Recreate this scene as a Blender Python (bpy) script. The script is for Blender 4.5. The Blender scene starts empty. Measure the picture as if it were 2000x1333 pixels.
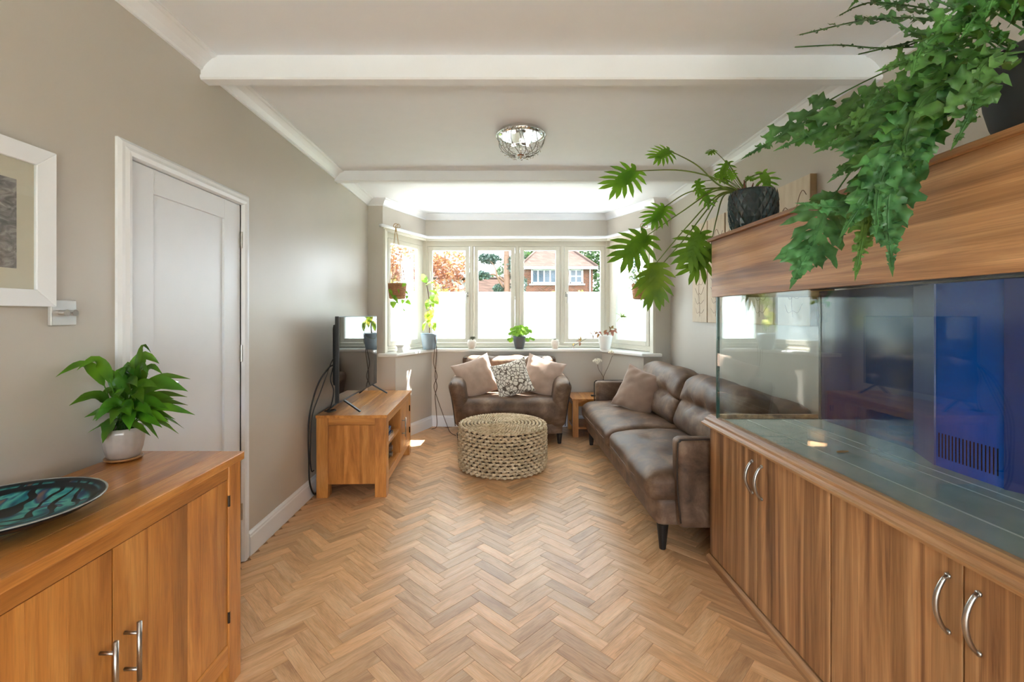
import bpy, bmesh, math, random
from mathutils import Vector, Matrix, noise
random.seed(11)
V = Vector
C = bpy.context.scene.collection
sc = bpy.context.scene

# ---------------------------------------------------------------- camera, sky, sun, exposure
F = 889.0                      # focal length in pixels of the 2000 px wide frame
CAMZ = 1.375
cam = bpy.data.objects.new('camera', bpy.data.cameras.new('camera'))
C.objects.link(cam)
cam.location = (0, 0, CAMZ)
cam.rotation_euler = (math.pi / 2, 0, 0)
cam.data.sensor_width = 36
cam.data.lens = F / 2000 * 36
cam.data.shift_x = 20 / 2000
cam.data.shift_y = -51.5 / 2000
cam.data.clip_start = 0.02
cam.data.clip_end = 300
sc.camera = cam

world = bpy.data.worlds.new('sky')
sc.world = world
world.use_nodes = True
wn, wl = world.node_tree.nodes, world.node_tree.links
wn.clear()
wo = wn.new('ShaderNodeOutputWorld')
wb = wn.new('ShaderNodeBackground')
wt = wn.new('ShaderNodeTexCoord')
wns = wn.new('ShaderNodeTexNoise')
wns.inputs['Scale'].default_value = 2.2
wns.inputs['Detail'].default_value = 5
wr = wn.new('ShaderNodeValToRGB')
wr.color_ramp.elements[0].position = 0.3
wr.color_ramp.elements[0].color = (0.68, 0.83, 1.0, 1)
wr.color_ramp.elements[1].position = 0.6
wr.color_ramp.elements[1].color = (0.88, 0.94, 1.0, 1)
wl.new(wt.outputs['Generated'], wns.inputs['Vector'])
wl.new(wns.outputs['Fac'], wr.inputs['Fac'])
wl.new(wr.outputs['Color'], wb.inputs['Color'])
wb.inputs['Strength'].default_value = 1.8
wl.new(wb.outputs['Background'], wo.inputs['Surface'])

SUN_DIR = V((0.95, 1.0, 2.14)).normalized()       # towards the sun
sun = bpy.data.objects.new('sun', bpy.data.lights.new('sun', 'SUN'))
C.objects.link(sun)
sun.data.energy = 11.0
sun.data.angle = math.radians(0.6)
sun.data.color = (1.0, 0.97, 0.93)
sun.rotation_euler = SUN_DIR.to_track_quat('Z', 'Y').to_euler()

# sky portals in the glazed openings (they give no light of their own, they only steer sampling)
def portal(name, loc, rot, sx, sy):
    l = bpy.data.lights.new(name, 'AREA')
    l.shape = 'RECTANGLE'
    l.size, l.size_y = sx, sy
    l.cycles.is_portal = True
    o = bpy.data.objects.new(name, l)
    C.objects.link(o)
    o.location = loc
    o.rotation_euler = rot
portal('portal_bay', (0.18, 5.86, 1.64), (-math.pi / 2, 0, 0), 2.3, 1.4)
portal('portal_bay_left', (-1.24, 5.36, 1.64), (-math.pi / 2, 0, math.radians(66)), 0.7, 1.4)
portal('portal_bay_right', (1.61, 5.36, 1.64), (-math.pi / 2, 0, math.radians(-65)), 0.7, 1.4)
portal('portal_rear', (0.19, -2.85, 1.0), (math.pi / 2, 0, 0), 2.7, 2.0)

vs = sc.view_settings
vs.view_transform = 'Standard'
vs.look = 'None'
vs.gamma = 1
vs.use_curve_mapping = False
vs.exposure = 3.1
sc.display_settings.display_device = 'sRGB'
cy = sc.cycles
cy.use_denoising = True
cy.max_bounces = 10
cy.diffuse_bounces = 6
cy.glossy_bounces = 5
cy.transmission_bounces = 6
cy.transparent_max_bounces = 20
cy.caustics_reflective = False
cy.caustics_refractive = False
cy.sample_clamp_indirect = 8

# ---------------------------------------------------------------- small helpers
def at(px, py, Y):             # the point at distance Y that the photograph shows at pixel (px, py)
    return V(((px - 980) * Y / F, Y, CAMZ - (py - 615) * Y / F))

def S(r, g, b):
    def f(c):
        c /= 255
        return c / 12.92 if c <= 0.04045 else ((c + 0.055) / 1.055) ** 2.4
    return (f(r), f(g), f(b), 1)

ORG = {}

class M:
    def __init__(s):
        s.v, s.f = [], []
    def add(s, vs_, fs):
        o = len(s.v)
        s.v += [V(p) for p in vs_]
        s.f += [tuple(i + o for i in f) for f in fs]
        return s
    def box(s, x0, y0, z0, x1, y1, z1):
        x0, x1 = min(x0, x1), max(x0, x1); y0, y1 = min(y0, y1), max(y0, y1); z0, z1 = min(z0, z1), max(z0, z1)
        return s.add([(x0, y0, z0), (x1, y0, z0), (x1, y1, z0), (x0, y1, z0), (x0, y0, z1), (x1, y0, z1), (x1, y1, z1), (x0, y1, z1)],
                     [(3, 2, 1, 0), (4, 5, 6, 7), (0, 1, 5, 4), (1, 2, 6, 5), (2, 3, 7, 6), (3, 0, 4, 7)])
    def beam(s, a, b, w, h, up=(0, 0, 1)):      # a bar from a to b, w across, h along up
        a, b = V(a), V(b)
        t = (b - a).normalized()
        sd = t.cross(V(up)).normalized()
        u = sd.cross(t)
        vs_ = []
        for p in (a, b):
            for i, j in ((-1, -1), (1, -1), (1, 1), (-1, 1)):
                vs_.append(p + sd * (i * w / 2) + u * (j * h / 2))
        return s.add(vs_, [(0, 1, 2, 3), (7, 6, 5, 4), (4, 5, 1, 0), (5, 6, 2, 1), (6, 7, 3, 2), (7, 4, 0, 3)])
    def tube(s, pts, r, n=8):
        pts = [V(p) for p in pts]
        rs = r if isinstance(r, (list, tuple)) else [r] * len(pts)
        vs_, fs = [], []
        nrm = None
        for i, p in enumerate(pts):
            t = (pts[min(i + 1, len(pts) - 1)] - pts[max(i - 1, 0)])
            t = t.normalized() if t.length > 1e-9 else V((0, 0, 1))
            if nrm is None:
                nrm = t.orthogonal().normalized()
            else:
                nrm = nrm - t * nrm.dot(t)
                nrm = nrm.normalized() if nrm.length > 1e-6 else t.orthogonal().normalized()
            bi = t.cross(nrm)
            for k in range(n):
                a = 2 * math.pi * k / n
                vs_.append(p + (nrm * math.cos(a) + bi * math.sin(a)) * rs[i])
        for i in range(len(pts) - 1):
            for k in range(n):
                k2 = (k + 1) % n
                fs.append((i * n + k, i * n + k2, (i + 1) * n + k2, (i + 1) * n + k))
        fs.append(tuple(range(n - 1, -1, -1)))
        fs.append(tuple((len(pts) - 1) * n + k for k in range(n)))
        return s.add(vs_, fs)
    def ring(s, pts, r, n=6):                   # closed tube
        pts = [V(p) for p in pts]
        L = len(pts)
        vs_, fs = [], []
        for i, p in enumerate(pts):
            t = (pts[(i + 1) % L] - pts[i - 1]).normalized()
            a_ = V((0, 0, 1)) if abs(t.z) < 0.9 else V((1, 0, 0))
            nrm = t.cross(a_).normalized()
            bi = t.cross(nrm)
            for k in range(n):
                a = 2 * math.pi * k / n
                vs_.append(p + (nrm * math.cos(a) + bi * math.sin(a)) * r)
        for i in range(L):
            j = (i + 1) % L
            for k in range(n):
                k2 = (k + 1) % n
                fs.append((i * n + k, i * n + k2, j * n + k2, j * n + k))
        return s.add(vs_, fs)
    def lathe(s, prof, c=(0, 0, 0), n=36, fn=None):   # prof: (r, z) from bottom to top, first and last may sit on the axis
        c = V(c)
        vs_, fs, rows = [], [], []
        for r, z in prof:
            if r < 1e-6:
                rows.append([len(vs_)] * n)
                vs_.append(c + V((0, 0, z)))
            else:
                row = []
                for k in range(n):
                    a = 2 * math.pi * k / n
                    rr = r if fn is None else fn(r, z, a)
                    row.append(len(vs_))
                    vs_.append(c + V((math.cos(a) * rr, math.sin(a) * rr, z)))
                rows.append(row)
        for i in range(len(rows) - 1):
            for k in range(n):
                k2 = (k + 1) % n
                q = [rows[i][k], rows[i][k2], rows[i + 1][k2], rows[i + 1][k]]
                q2 = []
                for x in q:
                    if x not in q2:
                        q2.append(x)
                if len(q2) > 2:
                    fs.append(tuple(q2))
        return s.add(vs_, fs)
    def prism(s, poly, z0, z1):                 # poly counter-clockwise seen from above
        n = len(poly)
        vs_ = [(x, y, z0) for x, y in poly] + [(x, y, z1) for x, y in poly]
        fs = [tuple(range(n - 1, -1, -1)), tuple(range(n, 2 * n))]
        fs += [(i, (i + 1) % n, n + (i + 1) % n, n + i) for i in range(n)]
        return s.add(vs_, fs)
    def sweep(s, prof, path, side=1):           # prof (offset, z) closed, path in the floor plane, mitred; offset to the left of travel * side
        P = [V((x, y)) for x, y in path]
        n = len(prof)
        vs_, fs = [], []
        for i, p in enumerate(P):
            ns_ = []
            if i > 0:
                d = (P[i] - P[i - 1]).normalized(); ns_.append(V((-d.y, d.x)))
            if i < len(P) - 1:
                d = (P[i + 1] - P[i]).normalized(); ns_.append(V((-d.y, d.x)))
            m = ns_[0] if len(ns_) == 1 else (ns_[0] + ns_[1])
            m = m.normalized()
            k = 1 / max(0.3, m.dot(ns_[0]))
            for o, z in prof:
                q = p + m * (o * side * k)
                vs_.append((q.x, q.y, z))
        for i in range(len(P) - 1):
            for j in range(n):
                j2 = (j + 1) % n
                fs.append((i * n + j, (i + 1) * n + j, (i + 1) * n + j2, i * n + j2))
        fs.append(tuple(range(n)))
        fs.append(tuple((len(P) - 1) * n + j for j in range(n - 1, -1, -1)))
        return s.add(vs_, fs)
    def rbox(s, c, half, r, n=10, fn=None, rot=None):   # rounded box, fn bends it in its own space (centre 0)
        half = V(half)
        idx, vs_, fs = {}, [], []
        ts = [math.sin((-1 + 2 * i / n) * math.pi / 2) * 0.55 + (-1 + 2 * i / n) * 0.45 for i in range(n + 1)]
        def vert(q):
            key = tuple(round(x, 5) for x in q)
            if key not in idx:
                p = V([q[i] * half[i] for i in range(3)])
                inner = V([max(-(half[i] - r), min(half[i] - r, p[i])) for i in range(3)])
                d = p - inner
                if d.length > 1e-9:
                    p = inner + d.normalized() * r
                if fn:
                    p = fn(p)
                if rot:
                    p = rot @ p
                idx[key] = len(vs_)
                vs_.append(V(c) + p)
            return idx[key]
        for ax in range(3):
            for sg in (-1, 1):
                for i in range(n):
                    for j in range(n):
                        q = []
                        for a, b in ((i, j), (i + 1, j), (i + 1, j + 1), (i, j + 1)):
                            t = [0, 0, 0]
                            t[ax] = sg
                            t[(ax + 1) % 3] = ts[a]
                            t[(ax + 2) % 3] = ts[b]
                            q.append(vert(t))
                        if sg < 0:
                            q.reverse()
                        fs.append(tuple(q))
        return s.add(vs_, fs)
    def grid(s, rows):                          # rows of points
        nu, nv = len(rows), len(rows[0])
        vs_ = [p for r in rows for p in r]
        return s.add(vs_, [(i * nv + j, i * nv + j + 1, (i + 1) * nv + j + 1, (i + 1) * nv + j) for i in range(nu - 1) for j in range(nv - 1)])
    def build(s, name, mat, parent=None, smooth=False, bevel=0, label=None, kind=None, tint=None, seg=2, solid=0, origin=None):
        if parent is not None:
            o0 = ORG[parent]
        elif origin is not None:
            o0 = V(origin)
        else:
            xs = [p.x for p in s.v]; ys = [p.y for p in s.v]; zs = [p.z for p in s.v]
            o0 = V(((min(xs) + max(xs)) / 2, (min(ys) + max(ys)) / 2, min(zs)))
        me = bpy.data.meshes.new(name)
        me.from_pydata([tuple(p - o0) for p in s.v], [], s.f)
        me.update()
        if smooth:
            me.polygons.foreach_set('use_smooth', [True] * len(me.polygons))
        o = bpy.data.objects.new(name, me)
        C.objects.link(o)
        if mat:
            me.materials.append(mat)
        if parent is not None:
            o.parent = parent
        else:
            o.location = o0
        ORG[o] = o0
        if bevel:
            b = o.modifiers.new('bevel', 'BEVEL')
            b.width = bevel; b.segments = seg; b.limit_method = 'ANGLE'; b.angle_limit = math.radians(40)
        if solid:
            b = o.modifiers.new('solid', 'SOLIDIFY')
            b.thickness = solid; b.offset = 0
        if label:
            o['label'] = label
        if kind:
            o['kind'] = kind
        if tint is not None:
            o.color = (tint[0], tint[1], tint[2], 1) if isinstance(tint, (tuple, list)) else (tint, tint, tint, 1)
        return o

def thing(name, label, cat, loc, group=None, rotz=0):
    o = bpy.data.objects.new(name, None)
    C.objects.link(o)
    o.empty_display_size = 0.05
    o.location = loc
    o.rotation_euler = (0, 0, rotz)
    o['label'] = label
    o['category'] = cat
    if group:
        o['group'] = group
    ORG[o] = V(loc)
    return o

def tag(o, label, cat, group=None):
    o['label'] = label
    o['category'] = cat
    if group:
        o['group'] = group
    return o

def struct(o, label=None):
    o['kind'] = 'structure'
    if label:
        o['label'] = label
    return o

def crom(pts, n):              # Catmull-Rom through pts, n segments per span
    pts = [V(p) for p in pts]
    P = [pts[0] * 2 - pts[1]] + pts + [pts[-1] * 2 - pts[-2]]
    out = []
    for i in range(1, len(P) - 2):
        for k in range(n):
            t = k / n
            a, b, c, d = P[i - 1], P[i], P[i + 1], P[i + 2]
            out.append(0.5 * ((2 * b) + (c - a) * t + (2 * a - 5 * b + 4 * c - d) * t * t + (3 * b - a - 3 * c + d) * t ** 3))
    out.append(pts[-1])
    return out

def resample(pts, n):
    L = [0]
    for i in range(1, len(pts)):
        L.append(L[-1] + (pts[i] - pts[i - 1]).length)
    out, j = [], 0
    for k in range(n + 1):
        d = L[-1] * k / n
        while j < len(L) - 2 and L[j + 1] < d:
            j += 1
        seg = L[j + 1] - L[j]
        t = (d - L[j]) / seg if seg > 1e-9 else 0
        out.append(pts[j].lerp(pts[j + 1], min(1, max(0, t))))
    return out, L[-1]

# ---------------------------------------------------------------- materials
class N:
    def __init__(s, name):
        s.m = bpy.data.materials.new(name)
        s.m.use_nodes = True
        s.t = s.m.node_tree
        s.t.nodes.clear()
        s.out = s.t.nodes.new('ShaderNodeOutputMaterial')
    def n(s, typ, **kw):
        x = s.t.nodes.new('ShaderNode' + typ)
        for k, v in kw.items():
            if k in x.inputs:
                x.inputs[k].default_value = v
            else:
                setattr(x, k, v)
        return x
    def l(s, a, b):
        s.t.links.new(a, b)
    def pbr(s, col, rough=0.5, metal=0.0, spec=0.5, coat=0.0, sheen=0.0):
        p = s.n('BsdfPrincipled')
        if col is not None:
            p.inputs['Base Color'].default_value = col
        p.inputs['Roughness'].default_value = rough
        p.inputs['Metallic'].default_value = metal
        p.inputs['Specular IOR Level'].default_value = spec
        p.inputs['Coat Weight'].default_value = coat
        p.inputs['Coat Roughness'].default_value = 0.12
        p.inputs['Sheen Weight'].default_value = sheen
        s.l(p.outputs[0], s.out.inputs[0])
        return p
    def ramp(s, stops):
        r = s.n('ValToRGB')
        e = r.color_ramp.elements
        while len(e) < len(stops):
            e.new(0.5)
        for i, (p, c) in enumerate(stops):
            e[i].position = p
            e[i].color = c
        return r
    def mix(s, fac, a, b, mode='MIX'):
        m = s.n('Mix', data_type='RGBA', blend_type=mode)
        for v, i in ((fac, 0), (a, 6), (b, 7)):
            if hasattr(v, 'links'):
                s.l(v, m.inputs[i])
            else:
                m.inputs[i].default_value = v
        return m.outputs[2]
    def bump(s, h, p, strength=0.2, dist=0.01):
        b = s.n('Bump')
        b.inputs['Strength'].default_value = strength
        b.inputs['Distance'].default_value = dist
        s.l(h, b.inputs['Height'])
        s.l(b.outputs[0], p.inputs['Normal'])
        return b

def plain(name, col, rough=0.5, metal=0.0, spec=0.5, noise_amt=0.0, scale=8.0, bump=0.0, bscale=200.0, coat=0.0, sheen=0.0, tinted=False):
    n = N(name)
    p = n.pbr(col, rough, metal, spec, coat, sheen)
    tc = n.n('TexCoord')
    c = None
    if noise_amt:
        t = n.n('TexNoise', Scale=scale, Detail=4.0)
        n.l(tc.outputs['Object'], t.inputs['Vector'])
        lo = tuple(x * (1 - noise_amt) for x in col[:3]) + (1,)
        hi = tuple(min(1, x * (1 + noise_amt)) for x in col[:3]) + (1,)
        r = n.ramp([(0.3, lo), (0.7, hi)])
        n.l(t.outputs['Fac'], r.inputs['Fac'])
        c = r.outputs[0]
    if tinted:
        oi = n.n('ObjectInfo')
        c = n.mix(1.0, c if c else col, oi.outputs['Color'], 'MULTIPLY')
    if c:
        n.l(c, p.inputs['Base Color'])
    if bump:
        t = n.n('TexNoise', Scale=bscale, Detail=3.0)
        n.l(tc.outputs['Object'], t.inputs['Vector'])
        n.bump(t.outputs['Fac'], p, bump, 0.004)
    return n.m

def wood(name, axis, dark, mid, light, rough=0.4, along=1.6, across=13.0, pores=0.18, coat=0.0, band=0.0, attr=False, contrast=1.0, spec=0.5):
    n = N(name)
    p = n.pbr(mid, rough, 0, spec, coat)
    if attr:
        a = n.n('Attribute', attribute_name='grain')
        vec = a.outputs['Vector']
    else:
        tc = n.n('TexCoord')
        oi = n.n('ObjectInfo')
        mul = n.n('VectorMath', operation='SCALE')
        mul.inputs[0].default_value = (37.1, 19.7, 53.3)
        n.l(oi.outputs['Random'], mul.inputs['Scale'])
        ad = n.n('VectorMath', operation='ADD')
        n.l(tc.outputs['Object'], ad.inputs[0])
        n.l(mul.outputs[0], ad.inputs[1])
        vec = ad.outputs[0]
    def scaled(al, ac):
        m = n.n('VectorMath', operation='MULTIPLY')
        n.l(vec, m.inputs[0])
        m.inputs[1].default_value = tuple(al if i == axis else ac for i in range(3))
        return m.outputs[0]
    n1 = n.n('TexNoise', Scale=1.0, Detail=7.0, Roughness=0.62, Distortion=0.7)
    n.l(scaled(along, across), n1.inputs['Vector'])
    k = 0.17 / contrast
    r1 = n.ramp([(0.5 - k, dark), (0.5, mid), (0.5 + k, light)])
    n.l(n1.outputs['Fac'], r1.inputs['Fac'])
    n2 = n.n('TexNoise', Scale=1.0, Detail=2.0)
    n.l(scaled(along * 6, across * 16), n2.inputs['Vector'])
    r2 = n.ramp([(0.35, (1 - pores, 1 - pores, 1 - pores, 1)), (0.55, (1, 1, 1, 1))])
    n.l(n2.outputs['Fac'], r2.inputs['Fac'])
    c = n.mix(1.0, r1.outputs[0], r2.outputs[0], 'MULTIPLY')
    if band:
        n3 = n.n('TexNoise', Scale=1.0, Detail=1.0)
        n.l(scaled(along * 0.12, across * 1.1), n3.inputs['Vector'])
        r3 = n.ramp([(0.38, (1 - band, 1 - band * 1.1, 1 - band * 1.25, 1)), (0.6, (1 + band * 0.35, 1 + band * 0.35, 1 + band * 0.35, 1))])
        n.l(n3.outputs['Fac'], r3.inputs['Fac'])
        c = n.mix(1.0, c, r3.outputs[0], 'MULTIPLY')
    if attr:
        t = n.n('Attribute', attribute_name='tint')
        c = n.mix(1.0, c, t.outputs['Color'], 'MULTIPLY')
    else:
        c = n.mix(1.0, c, oi.outputs['Color'], 'MULTIPLY')
    n.l(c, p.inputs['Base Color'])
    n.bump(n2.outputs['Fac'], p, 0.08, 0.002)
    return n.m

def pane_mat(name, tint, refl=1.0):        # clear sheet glass: passes light straight through, mirrors at grazing angles
    n = N(name)
    tr = n.n('BsdfTransparent', Color=tint)
    gl = n.n('BsdfGlossy', Roughness=0.0)
    gl.inputs['Color'].default_value = (refl, refl, refl, 1)
    fr = n.n('Fresnel')
    ge = n.n('NewGeometry')
    mp = n.n('MapRange')
    mp.inputs['To Min'].default_value = 1.5
    mp.inputs['To Max'].default_value = 1 / 1.5
    n.l(ge.outputs['Backfacing'], mp.inputs['Value'])
    n.l(mp.outputs[0], fr.inputs['IOR'])
    mx = n.n('MixShader')
    n.l(fr.outputs[0], mx.inputs[0])
    n.l(tr.outputs[0], mx.inputs[1])
    n.l(gl.outputs[0], mx.inputs[2])
    n.l(mx.outputs[0], n.out.inputs[0])
    return n.m

def leaf_mat(name, c1, c2, rough=0.38, trans=0.35, scale=14.0, blotch=None, glow=0.35):
    n = N(name)
    tc = n.n('TexCoord')
    oi = n.n('ObjectInfo')
    ad = n.n('VectorMath', operation='ADD')
    n.l(tc.outputs['Object'], ad.inputs[0])
    n.l(oi.outputs['Location'], ad.inputs[1])
    t = n.n('TexNoise', Scale=scale, Detail=3.0)
    n.l(ad.outputs[0], t.inputs['Vector'])
    r = n.ramp([(0.35, c1), (0.65, c2)])
    n.l(t.outputs['Fac'], r.inputs['Fac'])
    c = r.outputs[0]
    if blotch:
        t2 = n.n('TexNoise', Scale=scale * 1.3, Detail=2.0)
        n.l(tc.outputs['Object'], t2.inputs['Vector'])
        r2 = n.ramp([(0.50, (0, 0, 0, 1)), (0.56, (1, 1, 1, 1))])
        n.l(t2.outputs['Fac'], r2.inputs['Fac'])
        c = n.mix(r2.outputs[0], c, blotch)
    c = n.mix(1.0, c, oi.outputs['Color'], 'MULTIPLY')
    p = n.n('BsdfPrincipled', Roughness=rough)
    p.inputs['Specular IOR Level'].default_value = 0.45
    n.l(c, p.inputs['Base Color'])
    tl = n.n('BsdfTranslucent')
    n.l(n.mix(glow, c, (0.45, 0.6, 0.05, 1)), tl.inputs['Color'])
    mx = n.n('MixShader')
    mx.inputs[0].default_value = trans
    n.l(p.outputs[0], mx.inputs[1])
    n.l(tl.outputs[0], mx.inputs[2])
    n.l(mx.outputs[0], n.out.inputs[0])
    return n.m

def leather(name):
    n = N(name)
    p = n.pbr(None, 0.42, 0, 0.4)
    tc = n.n('TexCoord')
    t = n.n('TexNoise', Scale=5.0, Detail=8.0, Roughness=0.65, Distortion=0.4)
    n.l(tc.outputs['Object'], t.inputs['Vector'])
    r = n.ramp([(0.32, S(68, 48, 34)), (0.5, S(105, 80, 61)), (0.68, S(143, 117, 95))])
    n.l(t.outputs['Fac'], r.inputs['Fac'])
    n.l(r.outputs[0], p.inputs['Base Color'])
    r2 = n.ramp([(0.3, (0.46, 0.46, 0.46, 1)), (0.7, (0.60, 0.60, 0.60, 1))])
    n.l(t.outputs['Fac'], r2.inputs['Fac'])
    n.l(r2.outputs[0], p.inputs['Roughness'])
    t2 = n.n('TexNoise', Scale=38.0, Detail=6.0, Roughness=0.7)
    n.l(tc.outputs['Object'], t2.inputs['Vector'])
    n.bump(t2.outputs['Fac'], p, 0.16, 0.008)
    return n.m

WHITE1 = (1, 1, 1, 1)
MT = {}
MT['wall'] = plain('wall_paint', S(194, 187, 177), 0.40, spec=0.6, noise_amt=0.02, scale=3, bump=0.05, bscale=60)
MT['ceiling'] = plain('ceiling_paint', S(235, 239, 245), 0.7, noise_amt=0.01)
MT['gloss'] = plain('white_gloss_paint', S(234, 237, 242), 0.32, noise_amt=0.01)
MT['door'] = plain('white_satin_door_paint', S(228, 232, 239), 0.35, noise_amt=0.01)
MT['cream'] = plain('cream_window_paint', S(208, 203, 190), 0.4, noise_amt=0.01)
MT['sill'] = plain('white_sill_paint', S(236, 235, 232), 0.3, noise_amt=0.01)
OD, OM, OL = S(152, 92, 40), S(196, 130, 62), S(220, 158, 86)
for i, a in enumerate('xyz'):
    MT['oak_' + a] = wood('honey_oak_' + a, i, OD, OM, OL, 0.33, 1.7, 14, 0.14, contrast=0.8, coat=0.25)
    MT['walnut_' + a] = wood('walnut_' + a, i, S(126, 86, 56), S(184, 138, 94), S(216, 172, 126), 0.42, 0.75, 20, 0.16, band=0.26, contrast=1.0)
PD, PM, PL = S(180, 132, 90), S(226, 178, 130), S(244, 206, 162)
MT['plank'] = wood('floor_oak', 0, PD, PM, PL, 0.36, 3.0, 20, 0.16, contrast=0.62)
MT['plank_far'] = wood('floor_oak_far', 0, PD, PM, PL, 0.36, 3.0, 20, 0.16, attr=True, contrast=0.62)
MT['joint'] = plain('floor_joint', S(150, 114, 78), 0.7, noise_amt=0.1)
MT['leather'] = leather('brown_leather')
MT['piping'] = plain('dark_leather_piping', S(48, 34, 26), 0.45, noise_amt=0.1)
MT['black_wood'] = plain('black_stained_wood', S(26, 22, 20), 0.4, noise_amt=0.1)
MT['black'] = plain('black_plastic', S(24, 24, 25), 0.4, noise_amt=0.05)
MT['cable'] = plain('black_cable', S(30, 29, 28), 0.5, noise_amt=0.05)
MT['cord'] = plain('brown_cord', S(88, 66, 48), 0.6, noise_amt=0.1)
MT['screen'] = plain('dark_glass_screen', S(10, 10, 12), 0.03, spec=0.8, noise_amt=0.02)
MT['steel'] = plain('brushed_steel', S(176, 172, 166), 0.3, 1.0, noise_amt=0.06, scale=60)
MT['chrome'] = plain('chrome', S(226, 226, 226), 0.08, 1.0, noise_amt=0.02)
MT['dark_metal'] = plain('dark_bronze', S(56, 46, 38), 0.4, 0.8, noise_amt=0.1)
MT['glass'] = pane_mat('clear_glass', (0.97, 0.98, 0.975, 1))
MT['tank_glass'] = pane_mat('tank_glass', (0.945, 0.97, 0.96, 1), 1.0)
MT['tank_edge'] = plain('green_glass_edge', S(52, 92, 86), 0.15, noise_amt=0.2)
MT['silicone'] = plain('black_silicone', S(30, 42, 44), 0.4, noise_amt=0.1)
def frosted():
    n = N('frosted_film')
    tl = n.n('BsdfTranslucent', Color=(0.56, 0.61, 0.62, 1))
    df = n.n('BsdfPrincipled', Roughness=0.5)
    df.inputs['Base Color'].default_value = (0.85, 0.88, 0.88, 1)
    tx = n.n('TexNoise', Scale=400.0)
    tc = n.n('TexCoord')
    n.l(tc.outputs['Object'], tx.inputs['Vector'])
    n.bump(tx.outputs['Fac'], df, 0.1, 0.001)
    mx = n.n('MixShader')
    mx.inputs[0].default_value = 0.8
    n.l(df.outputs[0], mx.inputs[1])
    n.l(tl.outputs[0], mx.inputs[2])
    n.l(mx.outputs[0], n.out.inputs[0])
    return n.m
MT['frost'] = frosted()
MT['soil'] = plain('potting_soil', S(48, 34, 24), 0.9, noise_amt=0.4, scale=60, bump=0.5, bscale=90)
MT['stem_green'] = plain('green_stem', S(96, 118, 40), 0.5, noise_amt=0.15, scale=20)
MT['stem_brown'] = plain('brown_stem', S(92, 64, 44), 0.6, noise_amt=0.2, scale=30)
# ================================================================ the room
LX, RX = -1.449, 1.83            # left and right wall faces
BY = 4.93                        # plane of the bay's mouth
REAR = -2.7
CEIL = 2.625
LOW = [(LX, BY), (-1.15, BY), (-.864, 5.607), (1.235, 5.607), (1.536, BY), (RX, BY)]       # below the sill
UPP = [(LX, BY), (-1.289, BY), (-.952, 5.68), (1.316, 5.68), (1.664, BY), (RX, BY)]         # above the windows
OUT = [(-1.75, BY), (-1.60, BY), (-1.15, 5.98), (1.52, 5.98), (1.98, BY), (2.1, BY)]

OUT2 = [(-1.75, BY), (-1.39, BY), (-1.0, 5.752), (1.366, 5.752), (1.76, BY), (2.1, BY)]

# floor: a dark bed with every herringbone block laid on it
fb = M().prism([(-1.6, REAR - .1), (2.0, REAR - .1), (2.0, BY + .1), (1.62, BY + .1), (1.30, 5.72), (-.95, 5.72), (-1.25, BY + .1), (-1.6, BY + .1)], -.08, -.003)
floor = struct(fb.build('floor', MT['joint']), 'oak herringbone block floor')
PW, PL_ = .0655, .262
def plank_mesh():
    hx, hy, g, c = PL_ / 2 - .0003, PW / 2 - .0003, .0, .0007
    m = M()
    vs_ = []
    for z, i in ((-.012, 0), (-.0007, 0), (0, c)):
        for sx, sy in ((-1, -1), (1, -1), (1, 1), (-1, 1)):
            vs_.append((sx * (hx - i), sy * (hy - i), z))
    fs = [(3, 2, 1, 0), (8, 9, 10, 11)]
    for L in (0, 4):
        fs += [(L + i, L + (i + 1) % 4, L + 4 + (i + 1) % 4, L + 4 + i) for i in range(4)]
    m.add(vs_, fs)
    return m
R2 = math.sqrt(2)
# one block corner of the photograph fixes the phase of the pattern
w_ = PW
offx = -.5235 - 3 * w_ / R2
offy = 1.764 - 5 * w_ / R2
planks = []
for j in range(-12, 12):
    for k in range(-90, 110):
        u0, v0 = k * w_ - j * PL_, k * w_ + j * PL_
        for typ in (0, 1):
            if typ == 0:
                cu, cv = u0 + PL_ / 2, v0 + w_ / 2
            else:
                cu, cv = u0 + 4.5 * w_, v0 - w_
            x = (cu - cv) / R2 + offx
            y = (cu + cv) / R2 + offy
            if x < LX - .02 or x > RX + .02 or y < REAR or y > 5.60:
                continue
            if y > BY:
                if x < -1.15 + (y - BY) * .4225 - .02 or x > 1.536 - (y - BY) * .4446 + .02:
                    continue
            planks.append((x, y, typ))
def plank_vis(x, y):
    if y < .9 or (x > 1.2 and y < 2.6) or (x < -1.0 and y < 1.72):
        return False
    px, py = 980 + x * F / y, 615 + CAMZ * F / y
    return -20 < px < 2020 and py < 1345 + 40
vis = sorted([p for p in planks if plank_vis(p[0], p[1])], key=lambda p: p[1])
near = set(vis[:298])
def plank_tint(rng):
    t = rng.uniform(.84, 1.07)
    q = rng.random()
    if q < .16:
        t *= .84
    wv = rng.uniform(-.03, .03)
    return (t * (1 + wv), t, t * (1 - wv * 1.5) * (1.03 if q < .16 else 1.0))
rng = random.Random(5)
pm = None
far = M()
ftint, fgrain = [], []
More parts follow.
